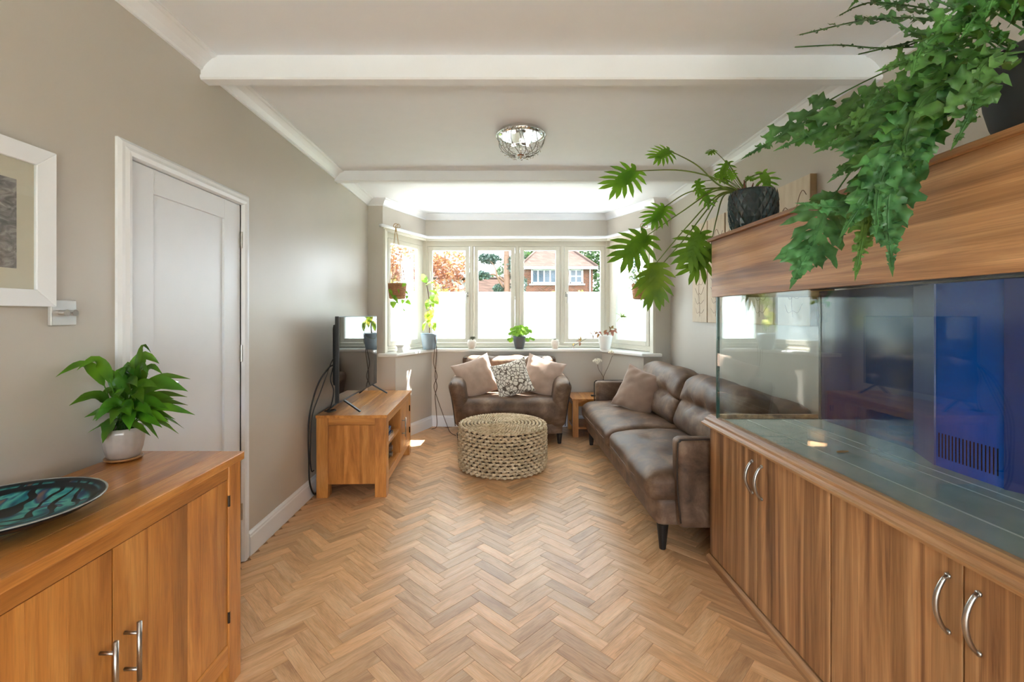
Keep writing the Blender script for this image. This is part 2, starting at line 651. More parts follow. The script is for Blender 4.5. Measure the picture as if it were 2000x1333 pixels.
for p in planks:
    x, y, typ = p
    ang = math.pi / 4 if typ == 0 else -math.pi / 4
    tint = plank_tint(rng)
    dz = rng.uniform(-.0003, .0003)
    if p in near:
        if pm is None:
            o = plank_mesh().build('floor_block', MT['plank'], floor)
            pm = o.data
            # mesh was shifted to the floor's origin: put it back around its own centre
            for v in pm.vertices:
                v.co = v.co + ORG[floor]
        else:
            o = bpy.data.objects.new('floor_block', pm)
            C.objects.link(o)
            o.parent = floor
        o.location = V((x, y, dz)) - ORG[floor]
        o.rotation_euler = (0, 0, ang)
        o.color = tint + (1,)
    else:
        base = plank_mesh()
        rot = Matrix.Rotation(ang, 3, 'Z')
        g = V((rng.uniform(0, 60), rng.uniform(0, 60), rng.uniform(0, 60)))
        for v in base.v:
            fgrain.append(v + g)
            ftint.append(tint)
        far.add([rot @ v + V((x, y, dz)) for v in base.v], base.f)
fo = far.build('floor_block_field', MT['plank_far'], floor, kind='stuff')
at_ = fo.data.attributes.new('tint', 'FLOAT_COLOR', 'POINT')
at_.data.foreach_set('color', [c for t in ftint for c in (t[0], t[1], t[2], 1.0)])
at_ = fo.data.attributes.new('grain', 'FLOAT_VECTOR', 'POINT')
at_.data.foreach_set('vector', [c for g in fgrain for c in g])

# walls
DY0, DY1, DH = 1.765, 2.53, 1.985
wl_ = M()
wl_.box(LX - .2, REAR, -.05, LX, DY0, 2.8).box(LX - .2, DY1, -.05, LX, BY + .002, 2.8).box(LX - .2, DY0, DH, LX, DY1, 2.8)
wl_.box(LX - .2, DY0, -.05, LX - .09, DY1, DH)
struct(wl_.build('wall_left', MT['wall']), 'left taupe wall with the white door')
struct(M().box(RX, REAR, -.05, RX + .2, BY + .002, 2.8).build('wall_right', MT['wall']), 'right taupe wall behind the aquarium and sofa')
RO0, RO1, ROH = -1.16, 1.54, 1.95
rear = M().box(LX - .2, REAR - .2, -.05, RO0, REAR, 2.8).box(RO1, REAR - .2, -.05, RX + .2, REAR, 2.8).box(RO0, REAR - .2, ROH, RO1, REAR, 2.8)
struct(rear.build('wall_rear', MT['wall']), 'rear wall with wide glazed doors behind the camera')
def bay_piece(name, a, b, oa, ob, z0, z1, label):
    return struct(M().prism([a, b, ob, oa][::-1], z0, z1).build(name, MT['wall']), label)
for nm, i, j, lb in (('wall_bay_left', 1, 2, 'left cheek of the bay'), ('wall_bay_front', 2, 3, 'front of the bay'), ('wall_bay_right', 3, 4, 'right cheek of the bay')):
    m = M()
    m.prism([LOW[i], LOW[j], OUT[j], OUT[i]][::-1], -.05, .925)
    m.prism([UPP[i], UPP[j], OUT2[j], OUT2[i]][::-1], 2.30, 2.8)
    struct(m.build(nm, MT['wall']), lb + ' below and above the window')
for nm, i, lb in (('wall_return_left', 0, 'short taupe return wall left of the bay'), ('wall_return_right', 4, 'short taupe return wall right of the bay')):
    m = M()
    if i == 0:
        m.prism([(LX, BY - .003), (-1.15, BY - .003), (-1.12, 5.0), (-1.6, 5.0), (LX - .2, 5.0), (LX - .2, BY)], -.05, .925)
        m.prism([(LX, BY - .003), (-1.289, BY - .003), (-1.289, 5.03), (LX - .2, 5.03), (LX - .2, BY)], .925, 2.8)
    else:
        m.prism([(1.536, BY - .003), (RX, BY - .003), (RX + .2, BY - .003), (RX + .2, 5.0), (1.5, 5.0)], -.05, .925)
        m.prism([(1.664, BY - .003), (RX + .2, BY - .003), (RX + .2, 5.03), (1.664, 5.03)], .925, 2.8)
    struct(m.build(nm, MT['wall']), lb)
struct(M().prism([(LX - .2, REAR - .2), (RX + .2, REAR - .2), (RX + .2, BY), (1.98, BY), (1.52, 5.98), (-1.15, 5.98), (-1.60, BY), (LX - .2, BY)], CEIL, 2.9).build('ceiling', MT['ceiling']), 'white ceiling')

# beams, coving, skirting
def beamy(name, y, zb, label, t=.06):
    m = M()
    pr = [(0, CEIL + .01), (0, zb + .022), (-.006, zb + .02), (-.006, zb + .008), (0, zb), (t, zb), (t + .004, zb + .02), (t + .004, CEIL + .01)]
    vs_ = [(LX - .01, y + a, z) for a, z in pr] + [(RX + .01, y + a, z) for a, z in pr]
    n = len(pr)
    m.add(vs_, [(i, (i + 1) % n, n + (i + 1) % n, n + i) for i in range(n)] + [tuple(range(n - 1, -1, -1)), tuple(range(n, 2 * n))])
    struct(m.build(name, MT['ceiling']), label)
beamy('trim_1', 2.19, 2.508, 'near white ceiling beam')
beamy('trim_2', 3.95, 2.532, 'far white ceiling beam')
cp = [(0, -.072), (.010, -.070), (.013, -.058), (.022, -.048), (.034, -.034), (.050, -.021), (.060, -.014), (.070, -.012), (.078, -.007), (.078, .01), (0, .01)]
cove = [(o, CEIL + z) for o, z in cp]
for nm, path, lb in (('trim_3', [(LX, 2.19), (LX, REAR)], 'left coving before the near beam'), ('trim_4', [(LX, 3.95), (LX, 2.254)], 'left coving between the beams'),
                     ('trim_5', [(RX, REAR), (RX, 2.19)], 'right coving before the near beam'), ('trim_6', [(RX, 2.254), (RX, 3.95)], 'right coving between the beams'),
                     ('trim_7', [(RX, 4.014), (RX, BY), UPP[4], UPP[3], UPP[2], UPP[1], (LX, BY), (LX, 4.014)], 'coving running round the bay')):
    struct(M().sweep(cove, path, 1).build(nm, MT['gloss']), lb)
sk = [(0, -.002), (.020, -.002), (.020, .105), (.016, .112), (.016, .122), (.008, .132), (0, .134)]
for nm, path, lb in (('baseboard_left', [(LX, BY), (LX, DY1 + .06)], 'white skirting along the left wall'), ('baseboard_near', [(LX, DY0 - .06), (LX, REAR)], 'white skirting before the door'),
                     ('baseboard_bay', [(RX, BY), LOW[4], LOW[3], LOW[2], LOW[1], (LX + .02, BY)], 'white skirting round the bay'),
                     ('baseboard_right', [(RX, REAR), (RX, BY - .02)], 'white skirting along the right wall')):
    struct(M().sweep(sk, path, 1).build(nm, MT['gloss']), lb)

# the white door in the left wall
dm = M()
DX = LX - .004
rec = .012
st0, st1, top = DY0 + .135, DY1 - .145, DH - .105
dm.box(DX - .04, DY0 + .003, .008, DX, st0, DH - .003).box(DX - .04, st1, .008, DX, DY1 - .003, DH - .003)
dm.box(DX - .04, st0 + .0012, top, DX, st1 - .0012, DH - .003).box(DX - .04, st0 + .0012, .008, DX, st1 - .0012, .24)
door = struct(dm.build('door_1', MT['door'], bevel=.0012), 'white panelled door in the left wall')
M().box(DX - .03, st0 - .003, .2, DX - rec, st1 + .003, top + .01).build('panel', MT['door'], door)
for zc in (1.79, 1.16, .28):
    h = M().box(DX - .002, DY1 - .006, zc - .045, DX + .003, DY1 + .012, zc + .045)
    h.tube([(DX + .007, DY1, zc - .046), (DX + .007, DY1, zc + .046)], .0055, 8)
    h.build('hinge', MT['steel'], door)
hd = M()
hy, hz = DY0 + .075, 1.085
hd.tube([(DX, hy, hz), (DX + .012, hy, hz)], .027, 20)
hd.tube(crom([(DX + .005, hy, hz), (DX + .045, hy, hz), (DX + .055, hy + .03, hz + .006), (DX + .055, hy + .075, hz + .008), (DX + .052, hy + .125, hz - .006)], 6), [.010] * 8 + [.009] * 17, 10)
hd.build('lever_handle', MT['chrome'], door, smooth=True)
ca = [(0, 0), (.020, .004), (.024, .02), (.018, .034), (.018, .048), (.010, .06), (0, .06)]
def casing():
    m = M()
    def strip(fn, a, b, am, bm):
        n = len(ca)
        vs_ = [fn(a - am * w2, o, w2) for o, w2 in ca] + [fn(b + bm * w2, o, w2) for o, w2 in ca]
        m.add(vs_, [(i, (i + 1) % n, n + (i + 1) % n, n + i) for i in range(n)] + [tuple(range(n)), tuple(range(2 * n - 1, n - 1, -1))])
    strip(lambda t, o, w2: (LX + o, DY0 - w2, t), 0, DH, 0, 1)
    strip(lambda t, o, w2: (LX + o, DY1 + w2, t), 0, DH, 0, 1)
    strip(lambda t, o, w2: (LX + o, t, DH + w2), DY0, DY1, 1, 1)
    m.box(LX - .08, DY0 - .02, 0, LX + .001, DY0, DH + .02).box(LX - .08, DY1, 0, LX + .001, DY1 + .02, DH + .02).box(LX - .08, DY0 - .02, DH, LX + .001, DY1 + .02, DH + .02)
    return m
struct(casing().build('trim_8', MT['gloss']), 'white architrave round the door')

# ---------------------------------------------------------------- bay windows
FW = .06
class Win:          # a local frame: s runs along the wall to the right, d inwards, z up
    def __init__(s, a, b):
        s.a, s.b = V((a[0], a[1], 0)), V((b[0], b[1], 0))
        s.t = (s.b - s.a).normalized()
        s.L = (s.b - s.a).length
        s.n = V((s.t.y, -s.t.x, 0))     # inwards (towards -Y for a wall running +X)
    def p(s, u, d, z):
        return s.a + s.t * u + s.n * d + V((0, 0, z))
    def box(s, m, u0, u1, d0, d1, z0, z1):
        vs_ = [s.p(u, d, z) for z in (z0, z1) for u, d in ((u0, d0), (u1, d0), (u1, d1), (u0, d1))]
        m.add(vs_, [(0, 1, 2, 3), (7, 6, 5, 4), (0, 4, 5, 1), (1, 5, 6, 2), (2, 6, 7, 3), (3, 7, 4, 0)])
Z0, Z1 = .955, 2.305
def window(name, label, W, u0, u1, lights, handles):
    m = M()
    fd = -.04
    W.box(m, u0, u1, fd, 0, Z0, Z0 + .065)
    W.box(m, u0, u1, fd, 0, Z1 - .07, Z1)
    W.box(m, u0, lights[0][0], fd, 0, Z0 + .065, Z1 - .07)
    W.box(m, lights[-1][1], u1, fd, 0, Z0 + .065, Z1 - .07)
    for i in range(len(lights) - 1):
        W.box(m, lights[i][1], lights[i + 1][0], fd, 0, Z0 + .065, Z1 - .07)
        uc = (lights[i][1] + lights[i + 1][0]) / 2
        W.box(m, uc - .012, uc + .012, 0, .008, Z0 + .06, Z1 - .065)
    W.box(m, u0, u1, 0, .018, Z0 + .012, Z0 + .034)
    win = struct(m.build(name, MT['cream'], bevel=.004), label)
    for k, (a, b) in enumerate(lights):
        s = M()
        z0, z1, bw = Z0 + .068, Z1 - .073, .05
        a2, b2 = a + .003, b - .003
        W.box(s, a2, a2 + bw, -.034, .006, z0, z1)
        W.box(s, b2 - bw, b2, -.034, .006, z0, z1)
        W.box(s, a2 + bw, b2 - bw, -.034, .006, z0, z0 + bw)
        W.box(s, a2 + bw, b2 - bw, -.034, .006, z1 - bw, z1)
        sash = s.build('sash', MT['cream'], win, bevel=.003)
        g = M()
        W.box(g, a2 + bw - .004, b2 - bw + .004, -.028, -.022, 1.664, z1 - bw + .004)
        g.build('clear_pane', MT['glass'], sash)
        g = M()
        W.box(g, a2 + bw - .004, b2 - bw + .004, -.028, -.022, z0 + bw - .004, 1.664)
        g.build('frosted_pane', MT['frost'], sash, label='frosted lower half of the glass')
        if k in handles:
            sd = handles[k]
            u = (a2 + .022) if sd < 0 else (b2 - .022)
            h = M()
            h.beam(W.p(u, .006, 1.60), W.p(u, .006, 1.66), .022, .010, W.n)
            h.tube([W.p(u, .006, 1.645), W.p(u, .03, 1.645)], .008, 8)
            h.tube(crom([W.p(u, .03, 1.648), W.p(u - sd * .012, .036, 1.625), W.p(u - sd * .012, .034, 1.57), W.p(u - sd * .004, .036, 1.52)], 5), .0065, 8)
            h.build('handle', MT['steel'], sash, smooth=True)
    return win
WO = [(-1.335, BY), (-.985, 5.735), (1.35, 5.735), (1.71, BY)]
WL, WC, WR = Win(WO[0], WO[1]), Win(WO[1], WO[2]), Win(WO[2], WO[3])
def us(px):         # along the front window at a photograph column
    return (px - 980) * 5.735 / F - WO[1][0]
window('window_1', 'left bay window with one casement', WL, .03, WL.L - .0, [(.155, WL.L - .09)], {})
window('window_2', 'front bay window with four casements', WC, 0, WC.L, [(us(836.5), us(917)), (us(925.5), us(1006)), (us(1015), us(1093.5)), (us(1102), us(1181))], {0: 1, 3: -1})
window('window_3', 'right bay window with one casement', WR, 0, WR.L - .03, [(.09, WR.L - .155)], {})
# corner posts
for nm, q in (('trim_9', WO[1]), ('trim_10', WO[2])):
    struct(M().prism([(q[0] - .035, q[1] - .012), (q[0] + .035, q[1] - .012), (q[0] + .05, q[1] + .07), (q[0] - .05, q[1] + .07)], Z0, Z1).build(nm, MT['cream'], bevel=.004), 'cream corner post between bay windows')
# window head board between windows and wall above, and the white jamb linings
hb = M()
hb.sweep([(-.01, 2.295), (.012, 2.295), (.012, 2.325), (-.01, 2.325)], [UPP[4], UPP[3], UPP[2], UPP[1]], 1)
struct(hb.build('trim_11', MT['cream']), 'cream head board over the bay windows')
for nm, x0, x1, xs in (('trim_12', -1.289, -1.262, -1.35), ('trim_13', 1.664, 1.637, 1.72)):
    struct(M().box(x0, BY - .006, Z0, x1, BY + .10, Z1).build(nm, MT['cream'], bevel=.003), 'cream lining at the outer end of the bay window')
# sill
ip = [(-1.335, 4.885), (-1.125, 4.885), (-.835, 5.562), (1.206, 5.562), (1.505, 4.885), (1.725, 4.885)]
opz = [(1.725, 4.93), (1.71, 4.94), (1.36, 5.76), (-1.0, 5.76), (-1.335, 4.94), (-1.335, 4.93)]
sill = M().prism(ip + opz, .918, .957)
struct(sill.build('window_sill', MT['sill'], bevel=.012, seg=3), 'white window sill running round the bay')
# curtain rail
rp = [(-1.31, 4.90), (-1.285, 4.885), (-1.255, 4.93), (-.93, 5.625), (-.915, 5.64), (1.28, 5.64), (1.30, 5.625), (1.62, 4.94), (1.64, 4.90)]
rl = thing('curtain_rail', 'white bare curtain rail bent round the bay above the windows', 'curtain rail', (.18, 5.6, 2.31))
M().tube([(x, y, 2.335) for x, y in rp], .017, 10).build('rail', MT['gloss'], rl, smooth=True)
for x, y in ((-1.24, 5.0), (-.95, 5.64), (.18, 5.66), (1.31, 5.64), (1.61, 5.0)):
    M().box(x - .012, y - .01, 2.33, x + .012, y + .05, 2.35).build('bracket', MT['gloss'], rl)
# rear glazed doors (behind the camera)
rd = M()
for x in (RO0, RO0 + .873, RO0 + 1.747, RO1 - .08):
    rd.box(x, REAR - .12, 0, x + .08, REAR - .05, ROH)
rd.box(RO0, REAR - .12, ROH - .08, RO1, REAR - .05, ROH).box(RO0, REAR - .12, 0, RO1, REAR - .05, .08)
rw = struct(rd.build('door_2', MT['gloss']), 'white glazed garden doors behind the camera')
for i in range(3):
    M().box(RO0 + .08 + i * .873, REAR - .09, .08, RO0 + .873 + i * .873, REAR - .084, ROH - .08).build('pane', MT['glass'], rw)
# ================================================================ furniture on the left
def bar_handle(m, p0, p1, out, so, r=.006):       # a round bar held off on two posts
    p0, p1, out = V(p0), V(p1), V(out)
    m.tube([p0, p1], r, 12)
    for t in so:
        q = p0.lerp(p1, t)
        m.tube([q, q - out], r * .75, 8)

def tint(a=.86, b=1.12):
    t = random.uniform(a, b)
    return (t, t * random.uniform(.96, 1.01), t * random.uniform(.90, 1.02))

# ---- sideboard
SX0, SX1, SY0, SY1, SH = LX + .022, -.99, .60, 1.753, .85
sb = thing('sideboard', 'honey oak sideboard with two doors and bar handles below the peace lily', 'sideboard', ((SX0 + SX1) / 2, (SY0 + SY1) / 2, 0))
nb = 5
tints = [(.80, .78, .74), (.86, .84, .80), (1.0, .98, .95), (.84, .82, .80), (1.12, 1.12, 1.12)]
for i in range(nb):
    w = (SX1 - SX0) / nb
    M().box(SX0 + i * w + .0003, SY0, SH - .03, SX0 + (i + 1) * w - .0003, SY1, SH + random.uniform(-.0003, 0)).build('top_board', MT['oak_y'], sb, bevel=.003 if i == nb - 1 else .0008, tint=tints[i])
LG = .075
fx = SX1 - .010
for x, y in ((fx - LG, SY1 - .008 - LG), (fx - LG, SY0 + .008), (SX0 + .004, SY1 - .008 - LG), (SX0 + .004, SY0 + .008)):
    M().box(x, y, 0, x + LG, y + LG, SH - .03).build('leg', MT['oak_z'], sb, bevel=.003, tint=tint(.95, 1.08))
yA, yB = SY0 + .008 + LG, SY1 - .008 - LG
M().box(fx - .022, yA, .772, fx - .003, yB, SH - .03).build('top_rail', MT['oak_y'], sb, bevel=.002, tint=(.95, .93, .9))
M().box(fx - .024, yA, .089, fx - .003, yB, .163).build('bottom_rail', MT['oak_y'], sb, bevel=.003, tint=(1.15, 1.15, 1.1))
M().box(SX0 + .02, yA - .002, .16, SX0 + .03, yB + .002, .80).build('back_panel', MT['oak_z'], sb)
M().box(SX0 + .03, yA - .002, .13, fx - .03, yB + .002, .15).build('base_panel', MT['oak_y'], sb)
for y in (SY1 - .008 - LG / 2, SY0 + .008 + LG / 2):
    M().box(SX0 + .06, y - .012, .09, fx - LG, y + .012, SH - .03).build('side_panel', MT['oak_z'], sb)
ym = (yA + yB) / 2
for k, (a, b, hy_) in enumerate(((ym + .002, yB - .002, ym + .037), (yA + .002, ym - .002, ym - .037))):
    m = M().box(fx - .026, a, .166, fx - .012, b, .769)
    d = m.build('door', MT['oak_z'], sb, tint=(.7, .68, .66))
    widths = [.24, .20, .13, .14, .17, .12]
    if k:
        widths = widths[::-1]
    tot, y0 = sum(widths), a
    tl = [.98, 1.02, .80, 1.14, 1.08, .94]
    for i, wd in enumerate(widths):
        y1 = y0 + (b - a) * wd / tot
        M().box(fx - .014, y0 + .0002, .166, fx - .006 + random.uniform(0, .0003), y1 - .0002, .769).build('door_board', MT['oak_z'], d, bevel=.0005, seg=1, tint=(tl[i], tl[i] * .98, tl[i] * .95))
        y0 = y1
    h = M()
    bar_handle(h, (fx + .034, hy_, .400), (fx + .034, hy_, .556), (.040, 0, 0), (.19, .81))
    h.build('handle', MT['steel'], d, smooth=True)
    yh = b if k == 0 else a
    for z in (.262, .690):
        h = M()
        h.tube([(fx - .002, yh + (.004 if k == 0 else -.004), z - .02), (fx - .002, yh + (.004 if k == 0 else -.004), z + .02)], .0045, 8)
        h.build('hinge', MT['dark_metal'], d)

# ---- the shallow painted bowl
def bowl_mat():
    n = N('painted_glaze')
    p = n.pbr(None, 0.3, 0, .25)
    tc = n.n('TexCoord')
    t0 = n.n('TexNoise', Scale=10.0, Detail=2.0, Distortion=1.0)
    n.l(tc.outputs['Object'], t0.inputs['Vector'])
    r = n.ramp([(.36, S(14, 52, 92)), (.46, S(30, 120, 130)), (.53, S(82, 168, 160)), (.58, S(22, 70, 110)), (.66, S(146, 106, 66))])
    n.l(t0.outputs['Fac'], r.inputs['Fac'])
    w1 = n.n('TexWave', Scale=6.0, Distortion=16.0, Detail=1.5)
    w1.inputs['Detail Scale'].default_value = 1.2
    n.l(tc.outputs['Object'], w1.inputs['Vector'])
    r1 = n.ramp([(.14, (0, 0, 0, 1)), (.22, (1, 1, 1, 1))])
    n.l(w1.outputs['Fac'], r1.inputs['Fac'])
    c = n.mix(r1.outputs[0], S(14, 16, 20), r.outputs[0])
    # dark painted border with a scalloped line, by distance from the middle
    sp = n.n('SeparateXYZ')
    n.l(tc.outputs['Object'], sp.inputs[0])
    ln = n.n('VectorMath', operation='LENGTH')
    cb = n.n('CombineXYZ')
    n.l(sp.outputs[0], cb.inputs[0]); n.l(sp.outputs[1], cb.inputs[1])
    n.l(cb.outputs[0], ln.inputs[0])
    rb = n.ramp([(.152, (0, 0, 0, 1)), (.158, (1, 1, 1, 1)), (.172, (1, 1, 1, 1)), (.174, (.35, .35, .35, 1)), (.178, (.35, .35, .35, 1)), (.180, (1, 1, 1, 1))])
    n.l(ln.outputs['Value'], rb.inputs['Fac'])
    c = n.mix(rb.outputs[0], c, S(20, 24, 30))
    n.l(c, p.inputs['Base Color'])
    return n.m
bw = thing('decorative_bowl', 'shallow dark bowl painted with blue and turquoise swirls on the sideboard', 'bowl', (-1.238, 1.135, SH))
prof = [(0, .0), (.07, .0), (.075, .006), (.12, .014), (.165, .030), (.188, .043), (.1935, .047), (.1945, .050), (.190, .051), (.180, .046), (.15, .031), (.11, .019), (.06, .012), (0, .011)]
M().lathe(prof, (-1.238, 1.135, SH), 64).build('dish', bowl_mat(), bw, smooth=True)
M().lathe([(.1895, .0508), (.1915, .0525), (.1945, .0515), (.1945, .0495)], (-1.238, 1.135, SH), 64).build('glazed_rim', plain('pale_glaze_rim', S(150, 152, 148), .2, noise_amt=.2, scale=30), bw, smooth=True, label='pale worn rim')

# ---- picture frame and light switch
pf = thing('picture_frame', 'white framed black and white photograph hanging on the left wall', 'picture', (LX, 1.25, 1.40))
fy0, fy1, fz0, fz1, fw = 1.03, 1.452, 1.40, 1.888, .052
def frame_side(m, quad):     # mitred: outer edge, inner edge
    (a, b, c, d) = quad
    vs_ = []
    for (y, z), x in ((a, LX + .001), (b, LX + .001), (c, LX + .001), (d, LX + .001), (a, LX + .030), (b, LX + .030), (c, LX + .020), (d, LX + .020)):
        vs_.append((x, y, z))
    m.add(vs_, [(0, 1, 2, 3), (7, 6, 5, 4), (4, 5, 1, 0), (5, 6, 2, 1), (6, 7, 3, 2), (7, 4, 0, 3)])
o_ = [(fy0, fz0), (fy1, fz0), (fy1, fz1), (fy0, fz1)]
i_ = [(fy0 + fw, fz0 + fw), (fy1 - fw, fz0 + fw), (fy1 - fw, fz1 - fw), (fy0 + fw, fz1 - fw)]
for k in range(4):
    m = M()
    frame_side(m, (o_[k], o_[(k + 1) % 4], i_[(k + 1) % 4], i_[k]))
    m.build('frame_side', MT['gloss'], pf, bevel=.002)
M().box(LX + .004, fy0 + fw - .005, fz0 + fw - .005, LX + .010, fy1 - fw + .005, fz1 - fw + .005).build('mount', plain('cream_mount_card', S(224, 216, 198), .8, noise_amt=.02), pf, label='cream card mount')
def photo_mat():
    n = N('old_photograph')
    p = n.pbr(None, .5)
    tc = n.n('TexCoord')
    mp = n.n('VectorMath', operation='MULTIPLY')
    mp.inputs[1].default_value = (1, 14, 26)
    n.l(tc.outputs['Object'], mp.inputs[0])
    t = n.n('TexNoise', Scale=1.0, Detail=6.0, Roughness=.6, Distortion=2.0)
    n.l(mp.outputs[0], t.inputs['Vector'])
    r = n.ramp([(.3, S(70, 66, 68)), (.5, S(128, 120, 120)), (.7, S(186, 178, 174))])
    n.l(t.outputs['Fac'], r.inputs['Fac'])
    n.l(r.outputs[0], p.inputs['Base Color'])
    return n.m
M().box(LX + .010, fy0 + .10, fz0 + .112, LX + .011, fy1 - .103, fz1 - .112).build('photograph', photo_mat(), pf, label='grey blurred photograph')
M().box(LX + .013, fy0 + fw - .003, fz0 + fw - .003, LX + .015, fy1 - fw + .003, fz1 - fw + .003).build('glazing', MT['glass'], pf)
sw = thing('light_switch', 'brushed steel double dimmer switch on the wall left of the white door', 'light switch', (LX, 1.494, 1.34))
M().box(LX, 1.451, 1.339, LX + .014, 1.537, 1.423).build('plate', plain('satin_steel_plate', S(198, 197, 195), .35, .3, noise_amt=.03), sw, bevel=.003)
for y in (1.480, 1.510):
    M().tube([(LX + .012, y, 1.381), (LX + .032, y, 1.381), (LX + .033, y, 1.381), (LX + .036, y, 1.381)], [.0095, .0095, .0105, .0105], 20).build('knob', MT['chrome'], sw, smooth=False)

# ---- television stand
TR = math.radians(2.0)
tx0, tx1, ty0, ty1, tH = -1.392, -.862, 3.410, 4.535, .62
tv_o = (-1.12, 3.41, 0)
ts = thing('television_stand', 'honey oak television stand with one door and an open shelf', 'television stand', tv_o, rotz=TR)
n_ = 4
for i in range(n_):
    w = (tx1 - tx0) / n_
    M().box(tx0 + i * w, ty0, tH - .022, tx0 + (i + 1) * w, ty1, tH).build('top_board', MT['oak_y'], ts, bevel=.0015, tint=[(1.02, .98, .9), (1.12, 1.1, 1.0), (1.0, .98, .92), (1.15, 1.12, 1.05)][i])
LW = .086
X1 = tx1 - .006
for x, y in ((X1 - LW, ty0 + .004), (X1 - LW, ty1 - .004 - LW), (tx0 + .004, ty0 + .004), (tx0 + .004, ty1 - .004 - LW)):
    M().box(x, y, 0, x + LW, y + LW, tH - .022).build('leg', MT['oak_z'], ts, bevel=.003, tint=tint(.98, 1.1))
for yy in (ty0 + .010, ty1 - .030):
    xa, xb = tx0 + .004 + LW, X1 - LW
    M().box(xa, yy, .545, xb, yy + .02, tH - .022).build('end_rail', MT['oak_x'], ts, bevel=.002, tint=(1.02, 1, .95))
    for k in range(3):
        w = (xb - xa) / 3
        M().box(xa + k * w, yy + .002, .10, xa + (k + 1) * w, yy + .02, .543).build('end_board', MT['oak_z'], ts, bevel=.0008, seg=1, tint=[(1.0, .97, .92), (1.08, 1.04, 1.0), (.93, .9, .86)][k])
ya, yb = ty0 + .004 + LW, ty1 - .004 - LW
M().box(X1 - .024, ya, .548, X1 - .002, yb, tH - .022).build('top_rail', MT['oak_y'], ts, bevel=.002)
M().box(X1 - .024, ya, .100, X1 - .002, yb, .160).build('bottom_rail', MT['oak_y'], ts, bevel=.002, tint=(1.1, 1.1, 1.05))
M().box(tx0 + .09, ya - .01, .13, X1 - .02, yb + .01, .158).build('base_panel', MT['oak_y'], ts)
M().box(tx0 + .02, ya - .01, .13, tx0 + .03, yb + .01, .6).build('back_panel', MT['oak_z'], ts, tint=(.6, .58, .55))
dv = ty0 + .60
M().box(tx0 + .09, dv - .012, .158, X1 - .004, dv + .012, .598).build('divider', MT['oak_z'], ts)
M().box(tx0 + .09, ya - .01, .352, X1 - .014, dv - .012, .374).build('shelf', MT['oak_y'], ts, tint=(1.12, 1.1, 1.05))
d = M().box(X1 - .022, dv + .014, .164, X1 - .002, yb - .002, .545).build('door', MT['oak_z'], ts, bevel=.002, tint=(1.06, 1.04, 1))
h = M()
bar_handle(h, (X1 + .030, dv + .055, .285), (X1 + .030, dv + .055, .455), (.034, 0, 0), (.16, .84), .0065)
h.build('handle', MT['steel'], d, smooth=True)
for z in (.25, .46):
    M().tube([(X1 + .002, yb + .001, z - .028), (X1 + .002, yb + .001, z + .028)], .006, 8).build('hinge', MT['dark_metal'], d)

def rot_pt(x, y, z=0):
    c, s_ = math.cos(TR), math.sin(TR)
    dx, dy = x - tv_o[0], y - tv_o[1]
    return V((tv_o[0] + c * dx - s_ * dy, tv_o[1] + s_ * dx + c * dy, z))
# things on its shelves
p = rot_pt(-1.02, 3.66, .374)
g = thing('disc_player', 'slim dark blue and silver box on the upper shelf of the television stand', 'disc player', p, rotz=TR)
M().box(p.x - .13, p.y - .13, p.z, p.x + .12, p.y + .16, p.z + .034).build('case', plain('dark_blue_plastic', S(34, 50, 84), .3, noise_amt=.05), g, bevel=.004)
M().box(p.x + .12, p.y - .125, p.z + .006, p.x + .124, p.y + .155, p.z + .030).build('front_panel', MT['chrome'], g, bevel=.001)
g = thing('media_box', 'flat grey box on top of the dark blue box in the television stand', 'box', (p.x, p.y, p.z + .034), rotz=TR)
M().box(p.x - .12, p.y - .10, p.z + .034, p.x + .10, p.y + .18, p.z + .064).build('case', plain('steel_blue_plastic', S(104, 128, 160), .3, noise_amt=.05), g, bevel=.004)
M().box(p.x + .10, p.y - .09, p.z + .046, p.x + .1025, p.y + .17, p.z + .050).build('slot', MT['black'], g)
p = rot_pt(-1.02, 3.70, .158)
g = thing('amplifier', 'black amplifier with two bright round knobs on the lower shelf of the television stand', 'amplifier', p, rotz=TR)
M().box(p.x - .13, p.y - .19, p.z + .010, p.x + .09, p.y + .21, p.z + .135).build('case', plain('black_amplifier_metal', S(36, 34, 34), .35, .3, noise_amt=.1), g, bevel=.004)
for yy, zz in ((.12, .10), (.12, .045), (-.14, .05)):
    M().tube([(p.x + .09, p.y + yy, p.z + zz), (p.x + .115, p.y + yy, p.z + zz)], .022, 20).build('knob', MT['steel'], g)
for yy in (-.15, .17):
    for xx in (-.1, .06):
        M().tube([(p.x + xx, p.y + yy, p.z), (p.x + xx, p.y + yy, p.z + .012)], .015, 12).build('foot', MT['black'], g)

# ---- television
tvx = -1.222
T0, T1, TZ0, TZ1 = 3.415, 4.452, .708, 1.362
tv = thing('television', 'thin black flat screen television on two splayed feet', 'television', (tvx, (T0 + T1) / 2, tH))
M().box(tvx - .030, T0, TZ0, tvx, T1, TZ1).build('bezel', MT['black'], tv, bevel=.002)
M().box(tvx - .0005, T0 + .006, TZ0 + .014, tvx + .0012, T1 - .006, TZ1 - .006).build('screen', MT['screen'], tv)
bm_ = M()
bm_.rbox((tvx - .048, (T0 + T1) / 2, (TZ0 + TZ1) / 2 + .03), (.030, .46, .24), .025, 8)
bm_.build('rear_housing', MT['black'], tv, smooth=True)
for yy in (T0 + .13, T1 - .13):
    yo = -.03 if yy < 4 else .02
    f = M()
    f.beam((tvx - .02, yy, TZ0 + .01), (tvx + .13, yy + yo, tH + .007), .022, .012)
    f.beam((tvx - .02, yy, TZ0 + .01), (tvx - .135, yy + yo, tH + .007), .022, .012)
    f.build('foot', MT['black'], tv, bevel=.002)

